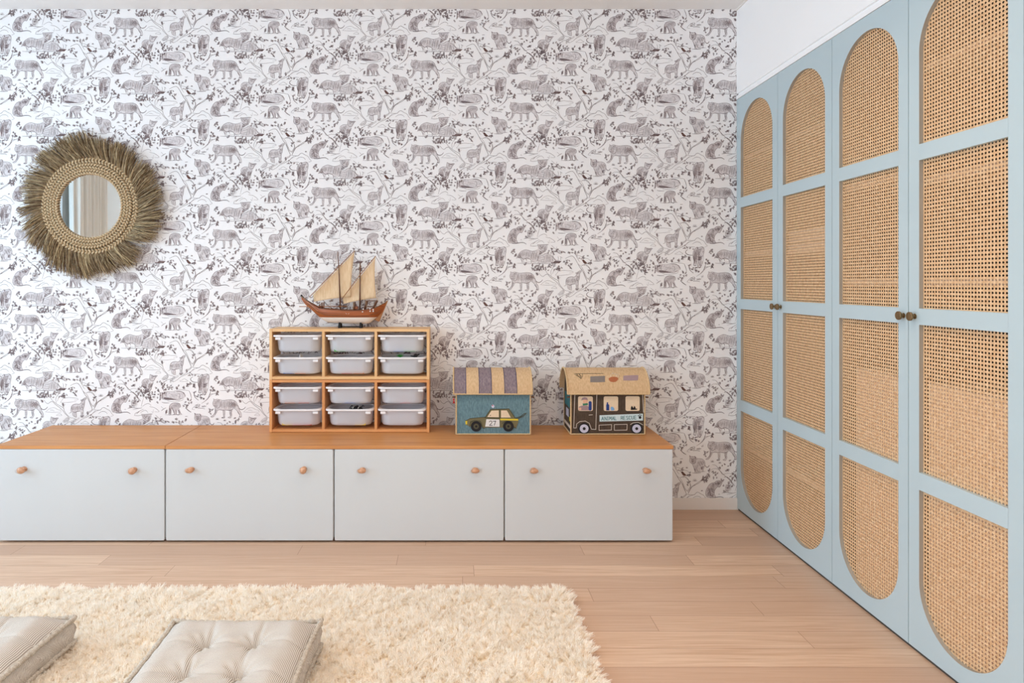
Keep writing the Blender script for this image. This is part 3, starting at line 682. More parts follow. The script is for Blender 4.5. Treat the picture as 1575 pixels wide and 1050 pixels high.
def knob(parent, u, v, rot=0, sx=1.0, sz=1.0):
    x, z = P(u, v, YBF-.012); mb = MB()
    mb.lathe([(.013, 0), (.013, .0015), (.006, .003), (.0055, .014), (.012, .019), (.0165, .026), (.0165, .031), (.012, .036), (.005, .0385), (.001, .039)], (x, YBF, z), (0, -1, 0), 24, sx=1.35*sx, sz=.85*sz)
    k = obj('knob', mb, M['copper'], parent, smooth=True)
    rg = MB(); r = .0185
    cx = x-.005; pts = []
    for i in range(20):
        a = 2*PI*i/20; pts.append((cx+r*1.12*sx*math.cos(a), YBF-.03+.006*math.cos(a), z+.0125*sz*math.sin(a)))
    rg.tube(pts, .0011, 6, closed=True)
    obj('metal_ring', rg, M['steel'], k, smooth=True)
BX = [P(253.5-262*1.0, 0, YBF)[0]-.0, P(254, 0, YBF)[0], P(513.5, 0, YBF)[0], P(775.7, 0, YBF)[0], P(1035.8, 0, YBF)[0]]
BX[0] = BX[1]-.9
KN = [((35, 722, 0, .95, 1.25), (205, 723, 0, .9, 1.25)), ((293, 722, 0, 1, 1), (467, 722, 0, .8, 1.35)), ((557, 722.5, 0, 1, .95), (731, 722.5, 0, 1, .9)), ((821, 723, 0, 1, .95), (994, 723, 0, 1, .95))]
LB = ['white two-knob storage bench at the far left, cut off by the picture edge', 'white two-knob storage bench under the left half of the pine shelf unit', 'white two-knob storage bench second from the right end of the row', 'white two-knob storage bench at the right end of the row, nearest the wardrobe']
for i in range(4):
    L, fo = bench(BX[i], BX[i+1], LB[i])
    for k in KN[i]: knob(fo, *k)
for x0, x1, lb in ((BX[0], BX[1]-.0015, 'short oak-coloured worktop left of the diagonal seam on the benches'), (BX[1]+.0015, BX[4], 'long oak-coloured worktop carrying the pine shelves and toy baskets')):
    o = obj('bench_worktop', MB().box(x0, x1, YBF-.001 if x0 > -2 else YBF+.001, YB-.014, BT-.018, BT), M['bench_top'], bevel=.0012)
    tag(o, lb, 'worktop')

# ---------------------------------------------------------------- pine shelf units with plastic bins
UY0, UY1 = 3.80, 3.995
UX0, UX1 = -1.0577, -.1365
Z0U = BT+.0006
M['bin'] = mat('frosted_plastic', (240, 243, 249), .4, spec=.5, var=.02)
_b = M['bin'].node_tree; _p = _b.nodes['Principled BSDF']; _ou = _b.nodes['Material Output']
_mx = _b.nodes.new('ShaderNodeMixShader'); _tr = _b.nodes.new('ShaderNodeBsdfTransparent'); _tl = _b.nodes.new('ShaderNodeBsdfTranslucent'); _m2 = _b.nodes.new('ShaderNodeMixShader')
_tl.inputs[0].default_value = (.9, .92, .96, 1); _m2.inputs[0].default_value = .42; _mx.inputs[0].default_value = .22
_b.links.new(_p.outputs[0], _m2.inputs[1]); _b.links.new(_tl.outputs[0], _m2.inputs[2]); _b.links.new(_m2.outputs[0], _mx.inputs[1]); _b.links.new(_tr.outputs[0], _mx.inputs[2]); _b.links.new(_mx.outputs[0], _ou.inputs['Surface'])
COLC = [-.8984, -.5964, -.2949]
def pine_unit(z0, z1, pm, pv, label):
    u = thing('pine_shelf_unit', ((UX0+UX1)/2, UY1, z0), label, 'shelf unit', 'stacked pine shelf units')
    t = .0155
    for x in (UX0, UX1-t):
        s_ = MB(); s_.box(x, x+t, UY0, UY1, z0, z1); obj('side_panel', s_, pv, u, bevel=.001)
    obj('top_board', MB().box(UX0+t, UX1-t, UY0+.002, UY1, z1-.0165, z1-.0005), pm, u, bevel=.001)
    obj('bottom_board', MB().box(UX0+t, UX1-t, UY0+.002, UY1, z0+.001, z0+.0165), pm, u, bevel=.001)
    for k in (0, 1):
        xc = (COLC[k]+COLC[k+1])/2
        obj('divider', MB().box(xc-.0077, xc+.0077, UY0+.003, UY1, z0+.0167, z1-.0167), pv, u, bevel=.001)
    rl = MB()
    return u
zm = .8165
u1 = pine_unit(Z0U, zm, M['pine_dark'], M['pine_dark_v'], 'orange-toned lower pine shelf unit standing on the oak worktop')
u2 = pine_unit(zm+.0006, 1.1085, M['pine'], M['pine_v'], 'paler upper pine shelf unit stacked on another, under the model ship')
LIPZ = [1.073, .9455, .7745, .6475]
def rrect(cx, cy, hw, hd, r, n=9):
    pts = []
    for (sx, sy, a0) in ((1, 1, 0), (-1, 1, PI/2), (-1, -1, PI), (1, -1, 1.5*PI)):
        for k in range(n+1):
            a = a0+PI/2*k/n; pts.append((cx+sx*(hw-r)+r*math.cos(a), cy+sy*(hd-r)+r*math.sin(a)))
    return pts
def bin_parts(cx, zl, label):
    b = thing('storage_bin', (cx, UY0+.09, zl), label, 'storage bin', 'frosted plastic bins in the pine shelves')
    yc = UY0+.086; mb = MB()
    prof = [(.108, .062, .044, -.0985), (.115, .070, .051, -.0965), (.1195, .075, .055, -.090), (.122, .078, .057, -.080), (.1275, .085, .061, -.014), (.1285, .087, .062, -.008)]
    rings = [[(x, y, zl+z) for x, y in rrect(cx, yc, hw, hd, r)] for hw, hd, r, z in prof]
    inner = [[(x, y, zl+z+.002) for x, y in rrect(cx, yc, hw-.002, hd-.002, r-.002)] for hw, hd, r, z in prof]
    vs = [p for r_ in rings for p in r_]; n = len(rings[0]); fs = [tuple(range(n-1, -1, -1))]
    for i in range(len(rings)-1):
        for k in range(n): fs.append((i*n+k, i*n+(k+1) % n, (i+1)*n+(k+1) % n, (i+1)*n+k))
    o_ = len(vs); vs += [p for r_ in inner for p in r_]; fs.append(tuple(range(o_, o_+n)))
    for i in range(len(rings)-1):
        for k in range(n): fs.append((o_+i*n+(k+1) % n, o_+i*n+k, o_+(i+1)*n+k, o_+(i+1)*n+(k+1) % n))
    e = (len(rings)-1)*n
    for k in range(n): fs.append((e+k, e+(k+1) % n, o_+e+(k+1) % n, o_+e+k))
    mb.add(vs, fs)
    obj('tub', mb, M['bin'], b, smooth=True)
    lp = MB(); out = rrect(cx, yc-.002, .1402, .095, .03); inn = rrect(cx, yc, .1265, .086, .060)
    vs = [(x, y, zl) for x, y in out]+[(x, y, zl) for x, y in inn]+[(x, y, zl-.010) for x, y in out]+[(x, y, zl-.010) for x, y in inn]; fs = []
    for k in range(n):
        j = (k+1) % n; fs += [(k, j, n+j, n+k), (2*n+k, 3*n+k, 3*n+j, 2*n+j), (k, 2*n+k, 2*n+j, j), (n+j, 3*n+j, 3*n+k, n+k)]
    lp.add(vs, fs); obj('rim', lp, M['rim'], b, bevel=.002)
    for s_ in (-1, 1):
        xx = cx+s_*.108
        obj('clip_tab', MB().box(xx-.015, xx+.015, yc-.094, yc-.080, zl-.027, zl-.012), M['rim'], b, bevel=.002)
    return b
M['rim'] = mat('white_plastic_rim', (234, 232, 233), .4, spec=.5, var=.02)
ROWN = ['top row', 'second row', 'third row', 'bottom row']; COLN = ['left column', 'middle column', 'right column']
EXTRA = {(1, 2): ' with green toy', (3, 1): ' with striped toy', (1, 0): ' with paper'}
for r, zl in enumerate(LIPZ):
    for c, cx in enumerate(COLC):
        bin_parts(cx, zl, 'frosted plastic bin in the %s, %s of the pine shelves%s' % (ROWN[r], COLN[c], EXTRA.get((r, c), '')))
# toys inside the bins
TC = {'red': (206, 84, 66), 'green': (60, 150, 58), 'yellow': (226, 190, 84), 'blue': (70, 110, 180), 'orange': (224, 132, 66), 'pink': (226, 150, 156), 'white': (232, 228, 220), 'dark': (42, 42, 46)}
TM = {k: mat('toy_plastic_'+k, v, .4, var=.05) for k, v in TC.items()}
def brick(x, y, z, colour, w=.032, d=.016, h=.0096, st=(4, 2), k=2.2, label='', grp=None):
    mb = MB(); w, d, h = w*k/1.0, d*k, h*k
    mb.box(x-w/2, x+w/2, y-d/2, y+d/2, z, z+h)
    for i in range(st[0]):
        for j in range(st[1]):
            mb.lathe([(.0024*k, 0), (.0024*k, .0018*k)], (x-w/2+w*(i+.5)/st[0], y-d/2+d*(j+.5)/st[1], z+h), (0, 0, 1), 10)
    o = obj('toy_brick', mb, TM[colour]); tag(o, label, 'toy brick', grp); return o
bz = lambda r: LIPZ[r]-.0965
WHERE = {(0,1): [('green', -.07, 'pale')], (0,2): [('blue', -.02, ''), ('green', .05, '')], (1,0): [('orange', .02, ''), ('blue', -.06, '')], (1,1): [('red', -.02, ''), ('orange', .06, '')],
         (2,0): [('orange', -.05, ''), ('red', .04, '')], (2,1): [('blue', .0, '')], (2,2): [('pink', .02, '')], (3,0): [('red', .06, ''), ('pink', 0, ''), ('yellow', -.07, '')], (3,1): [('yellow', .07, '')]}
for (r, c), ls in WHERE.items():
    for colour, dx, _ in ls:
        brick(COLC[c]+dx*.85, UY0+.030, bz(r)+.0005, colour, label='%s studded toy brick inside the %s, %s bin of the pine shelves' % (colour, ROWN[r], COLN[c]), k=1.9)
# green spiky toy and dark toy in the right bin of the second row
gx, gz = COLC[2]-.015, LIPZ[1]
g = MB(); g.tube([(gx, UY0+.07, gz-.092), (gx+.003, UY0+.068, gz-.03), (gx, UY0+.066, gz+.002)], [.012, .008, .005], 8)
for a in range(7):
    t = a/6*PI; g.tube([(gx, UY0+.066, gz-.004), (gx+.022*math.cos(t), UY0+.06, gz+.002+.014*math.sin(t))], [.004, .0012], 6)
tag(obj('spiky_toy', g, TM['green'], smooth=True), 'green spiky plastic toy sticking out of the second row, right column bin', 'toy')
g = MB(); gx = COLC[2]+.075
g.ball((gx, UY0+.07, gz-.045), .02, .015, .048); g.ball((gx, UY0+.07, gz+.004), .012, .01, .009)
g.tube([(gx-.03, UY0+.07, gz+.0), (gx, UY0+.07, gz-.004), (gx+.022, UY0+.068, gz+.012)], [.003, .006, .003], 8)
tag(obj('dark_toy', g, TM['dark'], smooth=True), 'small black toy showing above the rim of the second row, right column bin', 'toy')
g = MB(); gx = COLC[0]+.0; gz = LIPZ[1]
g.add([(gx-.03, UY0+.05, gz-.09), (gx+.03, UY0+.05, gz-.09), (gx+.004, UY0+.055, gz+.013), (gx-.026, UY0+.09, gz-.09), (gx+.03, UY0+.09, gz-.09), (gx+.014, UY0+.085, gz+.006)], [(0,1,2), (5,4,3), (0,2,5,3), (1,4,5,2), (0,3,4,1)])
tag(obj('paper_piece', g, TM['white']), 'folded white paper piece in the second row, left column bin', 'paper')
g = MB(); gx = COLC[1]+.03; gz = LIPZ[3]
g.ball((gx, UY0+.075, gz-.045), .05, .035, .05, mi=0)
for k in range(5): g.tube([(gx-.035+.016*k, UY0+.045, gz-.004), (gx-.03+.016*k, UY0+.08, gz+.006), (gx-.025+.016*k, UY0+.11, gz-.004)], .003, 6, mi=k % 2)
tag(obj('striped_toy', g, [TM['dark'], TM['white']], smooth=True), 'black and white striped toy in the bottom row, middle column bin', 'toy')
# ---------------------------------------------------------------- round mirror with grass fringe
MC = P(139.5, 317, YB-.03); MY = YB
mr_ = thing('round_mirror', (MC[0], YB, MC[1]), 'round mirror in a braided ring with shaggy dried grass fringe on the wallpaper', 'mirror')
pm = (YB-.04)/F
M['mirror'] = bpy.data.materials.new('mirror_glass'); M['mirror'].use_nodes = True
_b = M['mirror'].node_tree.nodes['Principled BSDF']; _b.inputs['Metallic'].default_value = 1; _b.inputs['Roughness'].default_value = .01; _b.inputs['Base Color'].default_value = (.86, .88, .88, 1)
M['grass'] = mat('dried_grass', (168, 150, 122), .8, spec=.15, vscale=(60, 60, 60), var_rgb=(138, 116, 88), detail=2)
M['grass_pale'] = mat('pale_dried_grass', (206, 186, 150), .8, spec=.15, vscale=(60, 60, 60), var_rgb=(180, 158, 120), detail=2)
M['grass_brown'] = mat('brown_dried_grass', (120, 98, 74), .8, spec=.15, vscale=(60, 60, 60), var_rgb=(92, 74, 56), detail=2)
M['braid'] = mat('seagrass_braid', (214, 192, 158), .7, spec=.2, vscale=(80, 80, 80), var_rgb=(182, 156, 120), detail=2)
RG = 47.5*pm
obj('mirror_glass', MB().lathe([(RG+.004, 0), (RG+.004, .004)], (MC[0], YB-.031, MC[1]), (0, -1, 0), 96), M['mirror'], mr_)
obj('backing', MB().lathe([(.30, 0), (.30, .012)], (MC[0], YB-.008, MC[1]), (0, -1, 0), 64), M['dark'], mr_)
br = MB()
rows = [(50.4, 74, .75), (54.8, 78, -.75), (59.2, 82, .75), (63.6, 86, -.75), (68.4, 84, .75), (72.2, 86, -.75)]
for ri, (rp, n, tw) in enumerate(rows):
    R = rp*pm; hh = .0105 if ri > 3 else .009
    for k in range(n):
        a = 2*PI*(k+.5*(ri % 2))/n; dx, dz = math.cos(a), math.sin(a); tx, tz = -dz, dx
        c = Vector((MC[0]+R*dx, YB-.038-(.006 if ri in (0, 1, 2, 3) else 0), MC[1]+R*dz))
        L_ = .0125; vx = tx*math.cos(tw)+dx*math.sin(tw); vz = tz*math.cos(tw)+dz*math.sin(tw)
        q = [c-Vector((vx, 0, vz))*L_+Vector((0, .008, 0)), c-Vector((vx, 0, vz))*L_*.5-Vector((0, .002, 0)), c-Vector((0, .004, 0)), c+Vector((vx, 0, vz))*L_*.5-Vector((0, .002, 0)), c+Vector((vx, 0, vz))*L_+Vector((0, .008, 0))]
        br.tube(q, [.002, .0056, .0068, .0056, .002], 6)
obj('braided_ring', br, M['braid'], mr_, smooth=True)
obj('ring_base', MB().lathe([(.292, 0), (.292, .010), (RG+.004, .016), (RG, .010), (RG, .004), (RG-.0, 0)], (MC[0], YB-.020, MC[1]), (0, -1, 0), 96), M['grass'], mr_)
r_ = np.random.RandomState(11)
NT = 58; V = []; Q = []; GM = []
env = lambda a: 111+3.5*math.sin(3*a+1)+2.5*math.sin(7*a+.5)
for t in range(NT):
    a0 = 2*PI*t/NT+r_.randn()*.02; sw = .42+.22*r_.randn()*.6+.12*math.sin(2*a0); outl = env(a0+.3)+r_.randn()*3.0
    for s_ in range(64):
        a = a0+r_.randn()*.045; Ls = (outl-68)*pm*(.62+.42*r_.rand()**.5); al = a+sw+r_.randn()*.08; gm_ = r_.choice([0, 0, 1, 2])
        lay = r_.rand()
        base = np.array([MC[0]+69*pm*math.cos(a), YB-.014-.02*lay, MC[1]+69*pm*math.sin(a)])
        dirv = np.array([math.cos(al), 0, math.sin(al)]); side = np.array([-math.sin(al), 0, math.cos(al)])
        out_y = -.012-.035*r_.rand(); bend = r_.randn()*.06+.04
        w_ = .0017+.0014*r_.rand()
        k = len(V); rot = r_.rand()*PI
        m1 = np.array([side[0]*math.cos(rot), math.sin(rot), side[2]*math.cos(rot)]); m2 = np.array([-side[0]*math.sin(rot), math.cos(rot), -side[2]*math.sin(rot)])
        for j in range(4):
            f = j/3; c = base+dirv*Ls*f+side*Ls*bend*f*f+np.array([0, out_y*math.sin(f*PI*.6)+.012*f*f, 0])
            if c[1] > YB-.003: c[1] = YB-.003
            ww = w_*(1-.55*f)
            V.append(c+m1*ww); V.append(c-m1*ww*.5+m2*ww*.87); V.append(c-m1*ww*.5-m2*ww*.87)
        for j in range(3):
            for e in range(3):
                GM.append(gm_); Q.append((k+3*j+e, k+3*j+(e+1) % 3, k+3*(j+1)+(e+1) % 3, k+3*(j+1)+e))
obj_np('grass_fringe', V, Q, [M['grass'], M['grass_pale'], M['grass_brown']], mr_, mi=GM)

# ---------------------------------------------------------------- model sailing ship
SY = 3.90; SZ = 1.1085
def sp(zx, zy): return P(450+zx/8.075, 375+zy/8.075, SY)
M['hull'] = mat('varnished_hull', (170, 92, 42), .35, vscale=(4, 40, 200), var_rgb=(132, 66, 28), detail=3)
M['hull_white'] = mat('hull_white_paint', (228, 222, 216), .5, var=.03)
M['sail'] = mat('sailcloth', (232, 206, 172), .9, spec=.1, vscale=(120, 120, 20), var_rgb=(218, 188, 150))
M['spar'] = mat('spar_wood', (164, 108, 56), .5, vscale=(30, 30, 30), var=.15)
M['mast'] = mat('mast_wood', (110, 72, 50), .5, vscale=(30, 30, 30), var=.15)
M['string'] = mat('rigging_string', (214, 190, 150), .9)
ship = thing('model_sailing_ship', (*[sp(650, 0)[0], SY], SZ), 'wooden model sailing ship with two tan lateen sails on a stand', 'model ship')
# hull stations: zoom-x, sheer zoom-y, chine zoom-y, keel zoom-y, half beam (m)
ST = [(112, 650, 668, 690, .004), (160, 690, 735, 760, .010), (230, 735, 790, 812, .022), (300, 775, 840, 880, .034), (350, 795, 870, 925, .041), (420, 803, 890, 975, .047), (520, 812, 900, 985, .052), (680, 822, 905, 988, .055), (840, 820, 905, 992, .054), (960, 808, 900, 995, .050), (1040, 788, 900, 962, .038), (1100, 757, 860, 925, .022), (1160, 722, 780, 850, .006)]
hb = MB(); nS = 9
rings = []
for (zx, s0, ch, kl, hbm) in ST:
    rg = []
    for k in range(-nS, nS+1):
        f = abs(k)/nS; sg = 1 if k > 0 else -1
        zy = kl+(s0-kl)*f**1.5
        hw = hbm*math.sin(min(1, f*1.15)*PI/2)**.8 if f > 0 else 0
        x, z = sp(zx+(1-f)*(0 if zx < 1000 else -(kl-s0)*.35), zy)
        rg.append((x, SY+sg*hw, z))
    rings.append(rg)
n = 2*nS+1; vs = [p for r in rings for p in r]; fs = []; mm = []
WL = sp(0, 908)[1]
for i in range(len(rings)-1):
    for k in range(n-1):
        q = (i*n+k, i*n+k+1, (i+1)*n+k+1, (i+1)*n+k); fs.append(q)
        mm.append(0)
hb.add(vs, fs)
hb.add([rings[-1][k] for k in range(n)], [tuple(range(n))]); 
nt = M['hull'].node_tree; _tc = nt.nodes.new('ShaderNodeTexCoord'); _sx = nt.nodes.new('ShaderNodeSeparateXYZ'); _gt = nt.nodes.new('ShaderNodeMath'); _gt.operation = 'LESS_THAN'; _gt.inputs[1].default_value = WL-SZ
_mm = nt.nodes.new('ShaderNodeMix'); _mm.data_type = 'RGBA'; _pb = nt.nodes['Principled BSDF']; _src = _pb.inputs['Base Color'].links[0].from_socket
nt.links.new(_tc.outputs['Object'], _sx.inputs[0]); nt.links.new(_sx.outputs['Z'], _gt.inputs[0]); nt.links.new(_gt.outputs[0], _mm.inputs['Factor']); nt.links.new(_src, _mm.inputs['A']); _mm.inputs['B'].default_value = (*lin((228, 222, 216)), 1); nt.links.new(_mm.outputs['Result'], _pb.inputs['Base Color'])
ho = obj('hull', hb, M['hull'], ship, smooth=True)
sd = ho.modifiers.new('s', 'SUBSURF'); sd.levels = sd.render_levels = 1
# deck a little below the sheer
dk = MB(); vs = []; 
for (zx, s0, ch, kl, hbm) in ST[1:-1]:
    x, z = sp(zx, s0+18); vs += [(x, SY-hbm*.93, z), (x, SY+hbm*.93, z)]
dk.add(vs, [(2*i, 2*i+1, 2*i+3, 2*i+2) for i in range(len(vs)//2-1)]); dk.add([(x, y, z-.002) for x, y, z in vs], [(2*i, 2*i+2, 2*i+3, 2*i+1) for i in range(len(vs)//2-1)])
obj('deck', dk, M['spar'], ship)
# rubbing strakes, stem, rudder
sk = MB()
for s_ in (-1, 1):
    sk.tube([(sp(zx, s0)[0], SY+s_*(hbm+.001), sp(zx, s0)[1]) for zx, s0, ch, kl, hbm in ST], .0018, 6)
    sk.tube([(sp(zx, s0+.42*(kl-s0))[0], SY+s_*(hbm*.95+.0015), sp(zx, s0+.42*(kl-s0))[1]) for zx, s0, ch, kl, hbm in ST[1:-1]], .0011, 6)
obj('strake', sk, M['mast'], ship, smooth=True)
obj('stem_post', MB().tube([(*[sp(112, 640)[0], SY], sp(112, 640)[1]), (sp(200, 740)[0], SY, sp(200, 740)[1]), (sp(330, 880)[0], SY, sp(330, 880)[1]), (sp(420, 950)[0], SY, sp(420, 950)[1])], [.004, .0035, .003, .002], 8), M['spar'], ship, smooth=True)
obj('stem_cap', MB().tube([(sp(104, 636)[0], SY, sp(104, 636)[1]), (sp(140, 676)[0], SY, sp(140, 676)[1])], .0055, 10), M['black'], ship, smooth=True)
rd = MB(); rd.prism_xz([sp(1188, 700), sp(1078, 964), sp(1000, 935), sp(1085, 800), sp(1140, 730)], SY-.0045, SY+.0045); obj('rudder', rd, M['spar'], ship)
def spar(name, pts, r0, r1, m, y=SY):
    p = [(sp(a, b)[0], y, sp(a, b)[1]) for a, b in pts]; k = len(p)
    return obj(name, MB().tube(p, [r0+(r1-r0)*i/(k-1) for i in range(k)], 10), m, ship, smooth=True)
spar('mast', [(595, 835), (575, 300), (560, 92)], .0048, .0018, M['mast']); spar('mast', [(835, 825), (840, 235)], .0048, .0035, M['mast'])
spar('yard', [(212, 660), (560, 300), (772, 84)], .0022, .0020, M['spar'], SY-.007); spar('yard', [(610, 690), (840, 385), (1035, 150)], .0022, .0022, M['spar'], SY-.007)
spar('bowsprit', [(88, 777), (680, 773)], .0022, .0026, M['spar'], SY-.012)
def sail(pts, bulge, sg=1):
    """quad/tri sail: pts = luff-bottom, luff-top(peak), leech-bottom, foot..."""
    a, d, b, c = [np.array(sp(*q)) for q in pts]
    N_ = 14; V = []; Qs = []
    for i in range(N_+1):
        for j in range(N_+1):
            u, v = i/N_, j/N_
            p0 = d+(b-d)*u; p1 = a+(c-a)*u     # along the yard, along the foot
            q = p0+(p1-p0)*v
            if True:
                y = SY+.006+bulge*math.sin(PI*v)*math.sin(PI*u)
            q = q+np.array([-.006*math.sin(PI*v)*u**4, .004*math.sin(PI*u)*v**3])
            V.append((q[0], y, q[1]))
    for i in range(N_):
        for j in range(N_): k = i*(N_+1)+j; Qs.append((k, k+1, k+N_+2, k+N_+1))
    mb = MB(); mb.add(V, Qs); o = obj('sail', mb, M['sail'], ship, smooth=True)
    s_ = o.modifiers.new('s', 'SOLIDIFY'); s_.thickness = .0008
sail([(262, 718), (252, 628), (768, 96), (722, 660)], .010)
# tack piece: the luff starts slightly inside the yard
sail([(632, 745), (620, 686), (1026, 165), (1036, 672)], .010)
fit = MB()
def pole(z1, z2, r=.0028, y=SY-.03, m=0): fit.tube([(sp(*z1)[0], y, sp(*z1)[1]), (sp(*z2)[0], y, sp(*z2)[1])], r, 8, mi=m)
for y in (SY-.028, SY+.028):
    pole((375, 800), (378, 725), .004, y); pole((345, 800), (352, 745), .003, y)
    pole((768, 830), (768, 722), .004, y); pole((895, 815), (925, 705), .0045, y); pole((1000, 805), (1050, 705), .0045, y); pole((920, 775), (990, 778), .0018, y); pole((925, 708), (1050, 706), .0018, y)
obj('deck_post', fit, M['mast'], ship, smooth=True)
fb = MB(); x, z = sp(790, 800); fb.box(x-.012, x+.012, SY-.02, SY+.02, z-.004, z+.012); x, z = sp(360, 790); fb.box(x-.012, x+.014, SY-.018, SY+.018, z-.004, z+.010)
obj('deck_house', fb, M['hull'], ship, bevel=.001)
rp = MB()
for a, b in [((1035, 150), (1060, 700)), ((772, 84), (738, 500)), ((950, 520), (1065, 700)), ((212, 660), (262, 718)), ((120, 650), (330, 830)), ((560, 110), (480, 810)), ((575, 300), (700, 815)), ((840, 260), (760, 815)), ((840, 390), (940, 810)), ((990, 790), (1150, 720)), ((1000, 800), (1120, 745))]:
    for y in (SY-.010,):
        rp.tube([(sp(*a)[0], y, sp(*a)[1]), (sp(*b)[0], y-.03 if b[1] > 700 else y, sp(*b)[1])], .0005, 4)
obj('rigging', rp, M['string'], ship)
bl = MB()
for q in [(885, 838), (893, 805), (975, 800), (978, 830), (1015, 812), (1015, 832)]: bl.ball((sp(*q)[0], SY-.054, sp(*q)[1]), .0042, .003, .0042)
obj('block', bl, M['hull_white'], ship, smooth=True)
ac = MB(); 
for cx_ in (688, 712):
    x, z = sp(cx_, 852); ac.tube([(x+.004*math.cos(t), SY-.0535, z+.006*math.sin(t)) for t in np.linspace(.9, 5.4, 9)] if cx_ < 700 else [(x+.004*math.cos(t), SY-.0535, z+.006*math.sin(t)) for t in np.linspace(-2.2, 2.2, 9)], .0008, 5)
obj('hull_mark', ac, M['hull_white'], ship)
stn = MB()
for zx in (592, 852):
    x, _ = sp(zx, 0); z = sp(0, 982)[1]
    stn.prism_xz([(x-.008, SZ+.0006), (x+.008, SZ+.0006), (x+.005, z+.004), (x-.005, z+.004)], SY-.03, SY+.03)
x0, x1 = sp(592, 0)[0], sp(852, 0)[0]; stn.box(x0, x1, SY-.006, SY+.006, SZ+.003, SZ+.009)
obj('stand', stn, M['black'], ship, bevel=.0008)

# ---------------------------------------------------------------- raffia toy baskets
M['blue_raffia'] = mat('blue_raffia', (112, 144, 152), .85, vscale=(260, 40, 60), var_rgb=(86, 114, 124), bump=.6, bscale=(500, 300, 300), detail=5)
M['brown_raffia'] = mat('brown_raffia', (84, 68, 54), .85, vscale=(260, 40, 60), var_rgb=(66, 52, 40), bump=.5, bscale=(500, 300, 300), detail=5)
M['tan_raffia'] = mat('natural_raffia', (218, 186, 146), .85, vscale=(200, 60, 60), var_rgb=(198, 162, 120), bump=.5, bscale=(300, 300, 500), detail=5)
M['grey_raffia'] = mat('grey_violet_raffia', (150, 134, 136), .85, vscale=(200, 60, 60), var_rgb=(116, 100, 110), bump=.5, bscale=(300, 300, 500), detail=5)
M['cream_rope'] = mat('cream_raffia_binding', (228, 200, 156), .8, vscale=(200, 200, 200), var_rgb=(200, 168, 122))
M['navy'] = mat('navy_thread', (50, 56, 96), .8)
FC = {k: mat('felt_'+k, v, .9, var=.06, vscale=(90, 90, 90)) for k, v in {'olive': (118, 110, 78), 'olive_dark': (84, 80, 60), 'cream': (228, 206, 176), 'white': (228, 226, 224), 'black': (34, 32, 34), 'yellow': (220, 196, 60), 'grey': (132, 122, 116), 'pale_blue': (206, 224, 226), 'teal': (56, 118, 124), 'blue': (40, 64, 130), 'sky': (120, 170, 216), 'mauve': (164, 138, 140), 'skin': (226, 176, 146), 'green': (60, 130, 100), 'red': (190, 50, 48), 'rust': (178, 104, 66), 'line': (222, 210, 196), 'lavender': (204, 204, 222)}.items()}
def rope(mb, pts, r=.0042, pitch=.009, mi=0):
    """two-ply twisted cord along a path"""
    p = [Vector(q) for q in pts]; dense = []
    for a, b in zip(p[:-1], p[1:]):
        n = max(2, int((b-a).length/.0022))
        for k in range(n): dense.append(a+(b-a)*k/n)
    dense.append(p[-1]); s_ = 0; prev = None
    for off in (0, PI):
        q = []; s_ = 0
        for i, c in enumerate(dense):
            t = (dense[min(i+1, len(dense)-1)]-dense[max(i-1, 0)]).normalized()
            a = Vector((0, 1, 0)) if abs(t.y) < .8 else Vector((0, 0, 1)); u = t.cross(a).normalized(); v = t.cross(u)
            if i: s_ += (c-dense[i-1]).length
            ph = 2*PI*s_/(pitch*2)+off; q.append(c+(u*math.cos(ph)+v*math.sin(ph))*r*.5)
        mb.tube(q, r*.62, 5, mi=mi)
BYF, BYB = 3.735, 3.955
def roof_pt(t, a=.132, h=.132, zb=.748, yc=None):
    yc = (BYF-.012+BYB+.012)/2 if yc is None else yc
    return (yc-a*math.cos(t), zb+h*math.sin(t))
def basket(x0, x1, rx0, rx1, body_mat, label):
    b = thing('toy_basket', ((x0+x1)/2, (BYF+BYB)/2, BT), label, 'toy basket', 'house-shaped raffia toy baskets')
    z0, zt = BT+.0012, .748
    gb = MB(); gb.box(x0, x1, BYF, BYF+.006, z0, zt-.002); gb.box(x0, x1, BYB-.006, BYB, z0, zt-.002); gb.box(x0+.006, x1-.006, BYF+.006, BYB-.006, z0, z0+.006)
    yc = (BYF+BYB)/2; prof = [(BYF+.006, z0), (BYB-.006, z0), (BYB-.006, zt)]+[(yc+(BYB-BYF-.012)/2*math.cos(t), zt+.112*math.sin(t)) for t in np.linspace(0, PI, 17)][1:-1]+[(BYF+.006, zt)]
    for xa, xb in ((x0, x0+.006), (x1-.006, x1)):
        n = len(prof); vs = [(xa, y, z) for y, z in prof]+[(xb, y, z) for y, z in prof]
        gb.add(vs, [tuple(range(n)), tuple(range(2*n-1, n-1, -1))]+[((i+1) % n, i, n+i, n+(i+1) % n) for i in range(n)])
    obj('basket_body', gb, body_mat, b)
    ed = MB(); r = .0036
    rope(ed, [(x0, BYF-.001, z0+.004), (x0, BYF-.001, zt)]); rope(ed, [(x1, BYF-.001, z0+.004), (x1, BYF-.001, zt)])
    rope(ed, [(x0, BYF-.001, z0+.004), (x1, BYF-.001, z0+.004)]); rope(ed, [(x0, BYB, z0+.004), (x0, BYB, zt)])
    rope(ed, [(x0, BYF, z0+.004), (x0, BYB, z0+.004)]); rope(ed, [(x1, BYF, z0+.004), (x1, BYB, z0+.004)])
    obj('edge_binding', ed, M['cream_rope'], b, smooth=True)
    tg = MB()
    for xx, s_ in ((x0, -1), (x1, 1)):
        tg.tube([(xx+s_*.001, BYF+.012, .727), (xx+s_*.02, BYF-.002, .727)], .0045, 8)
    obj('toggle', tg, M['mast'], b, smooth=True)
    return b
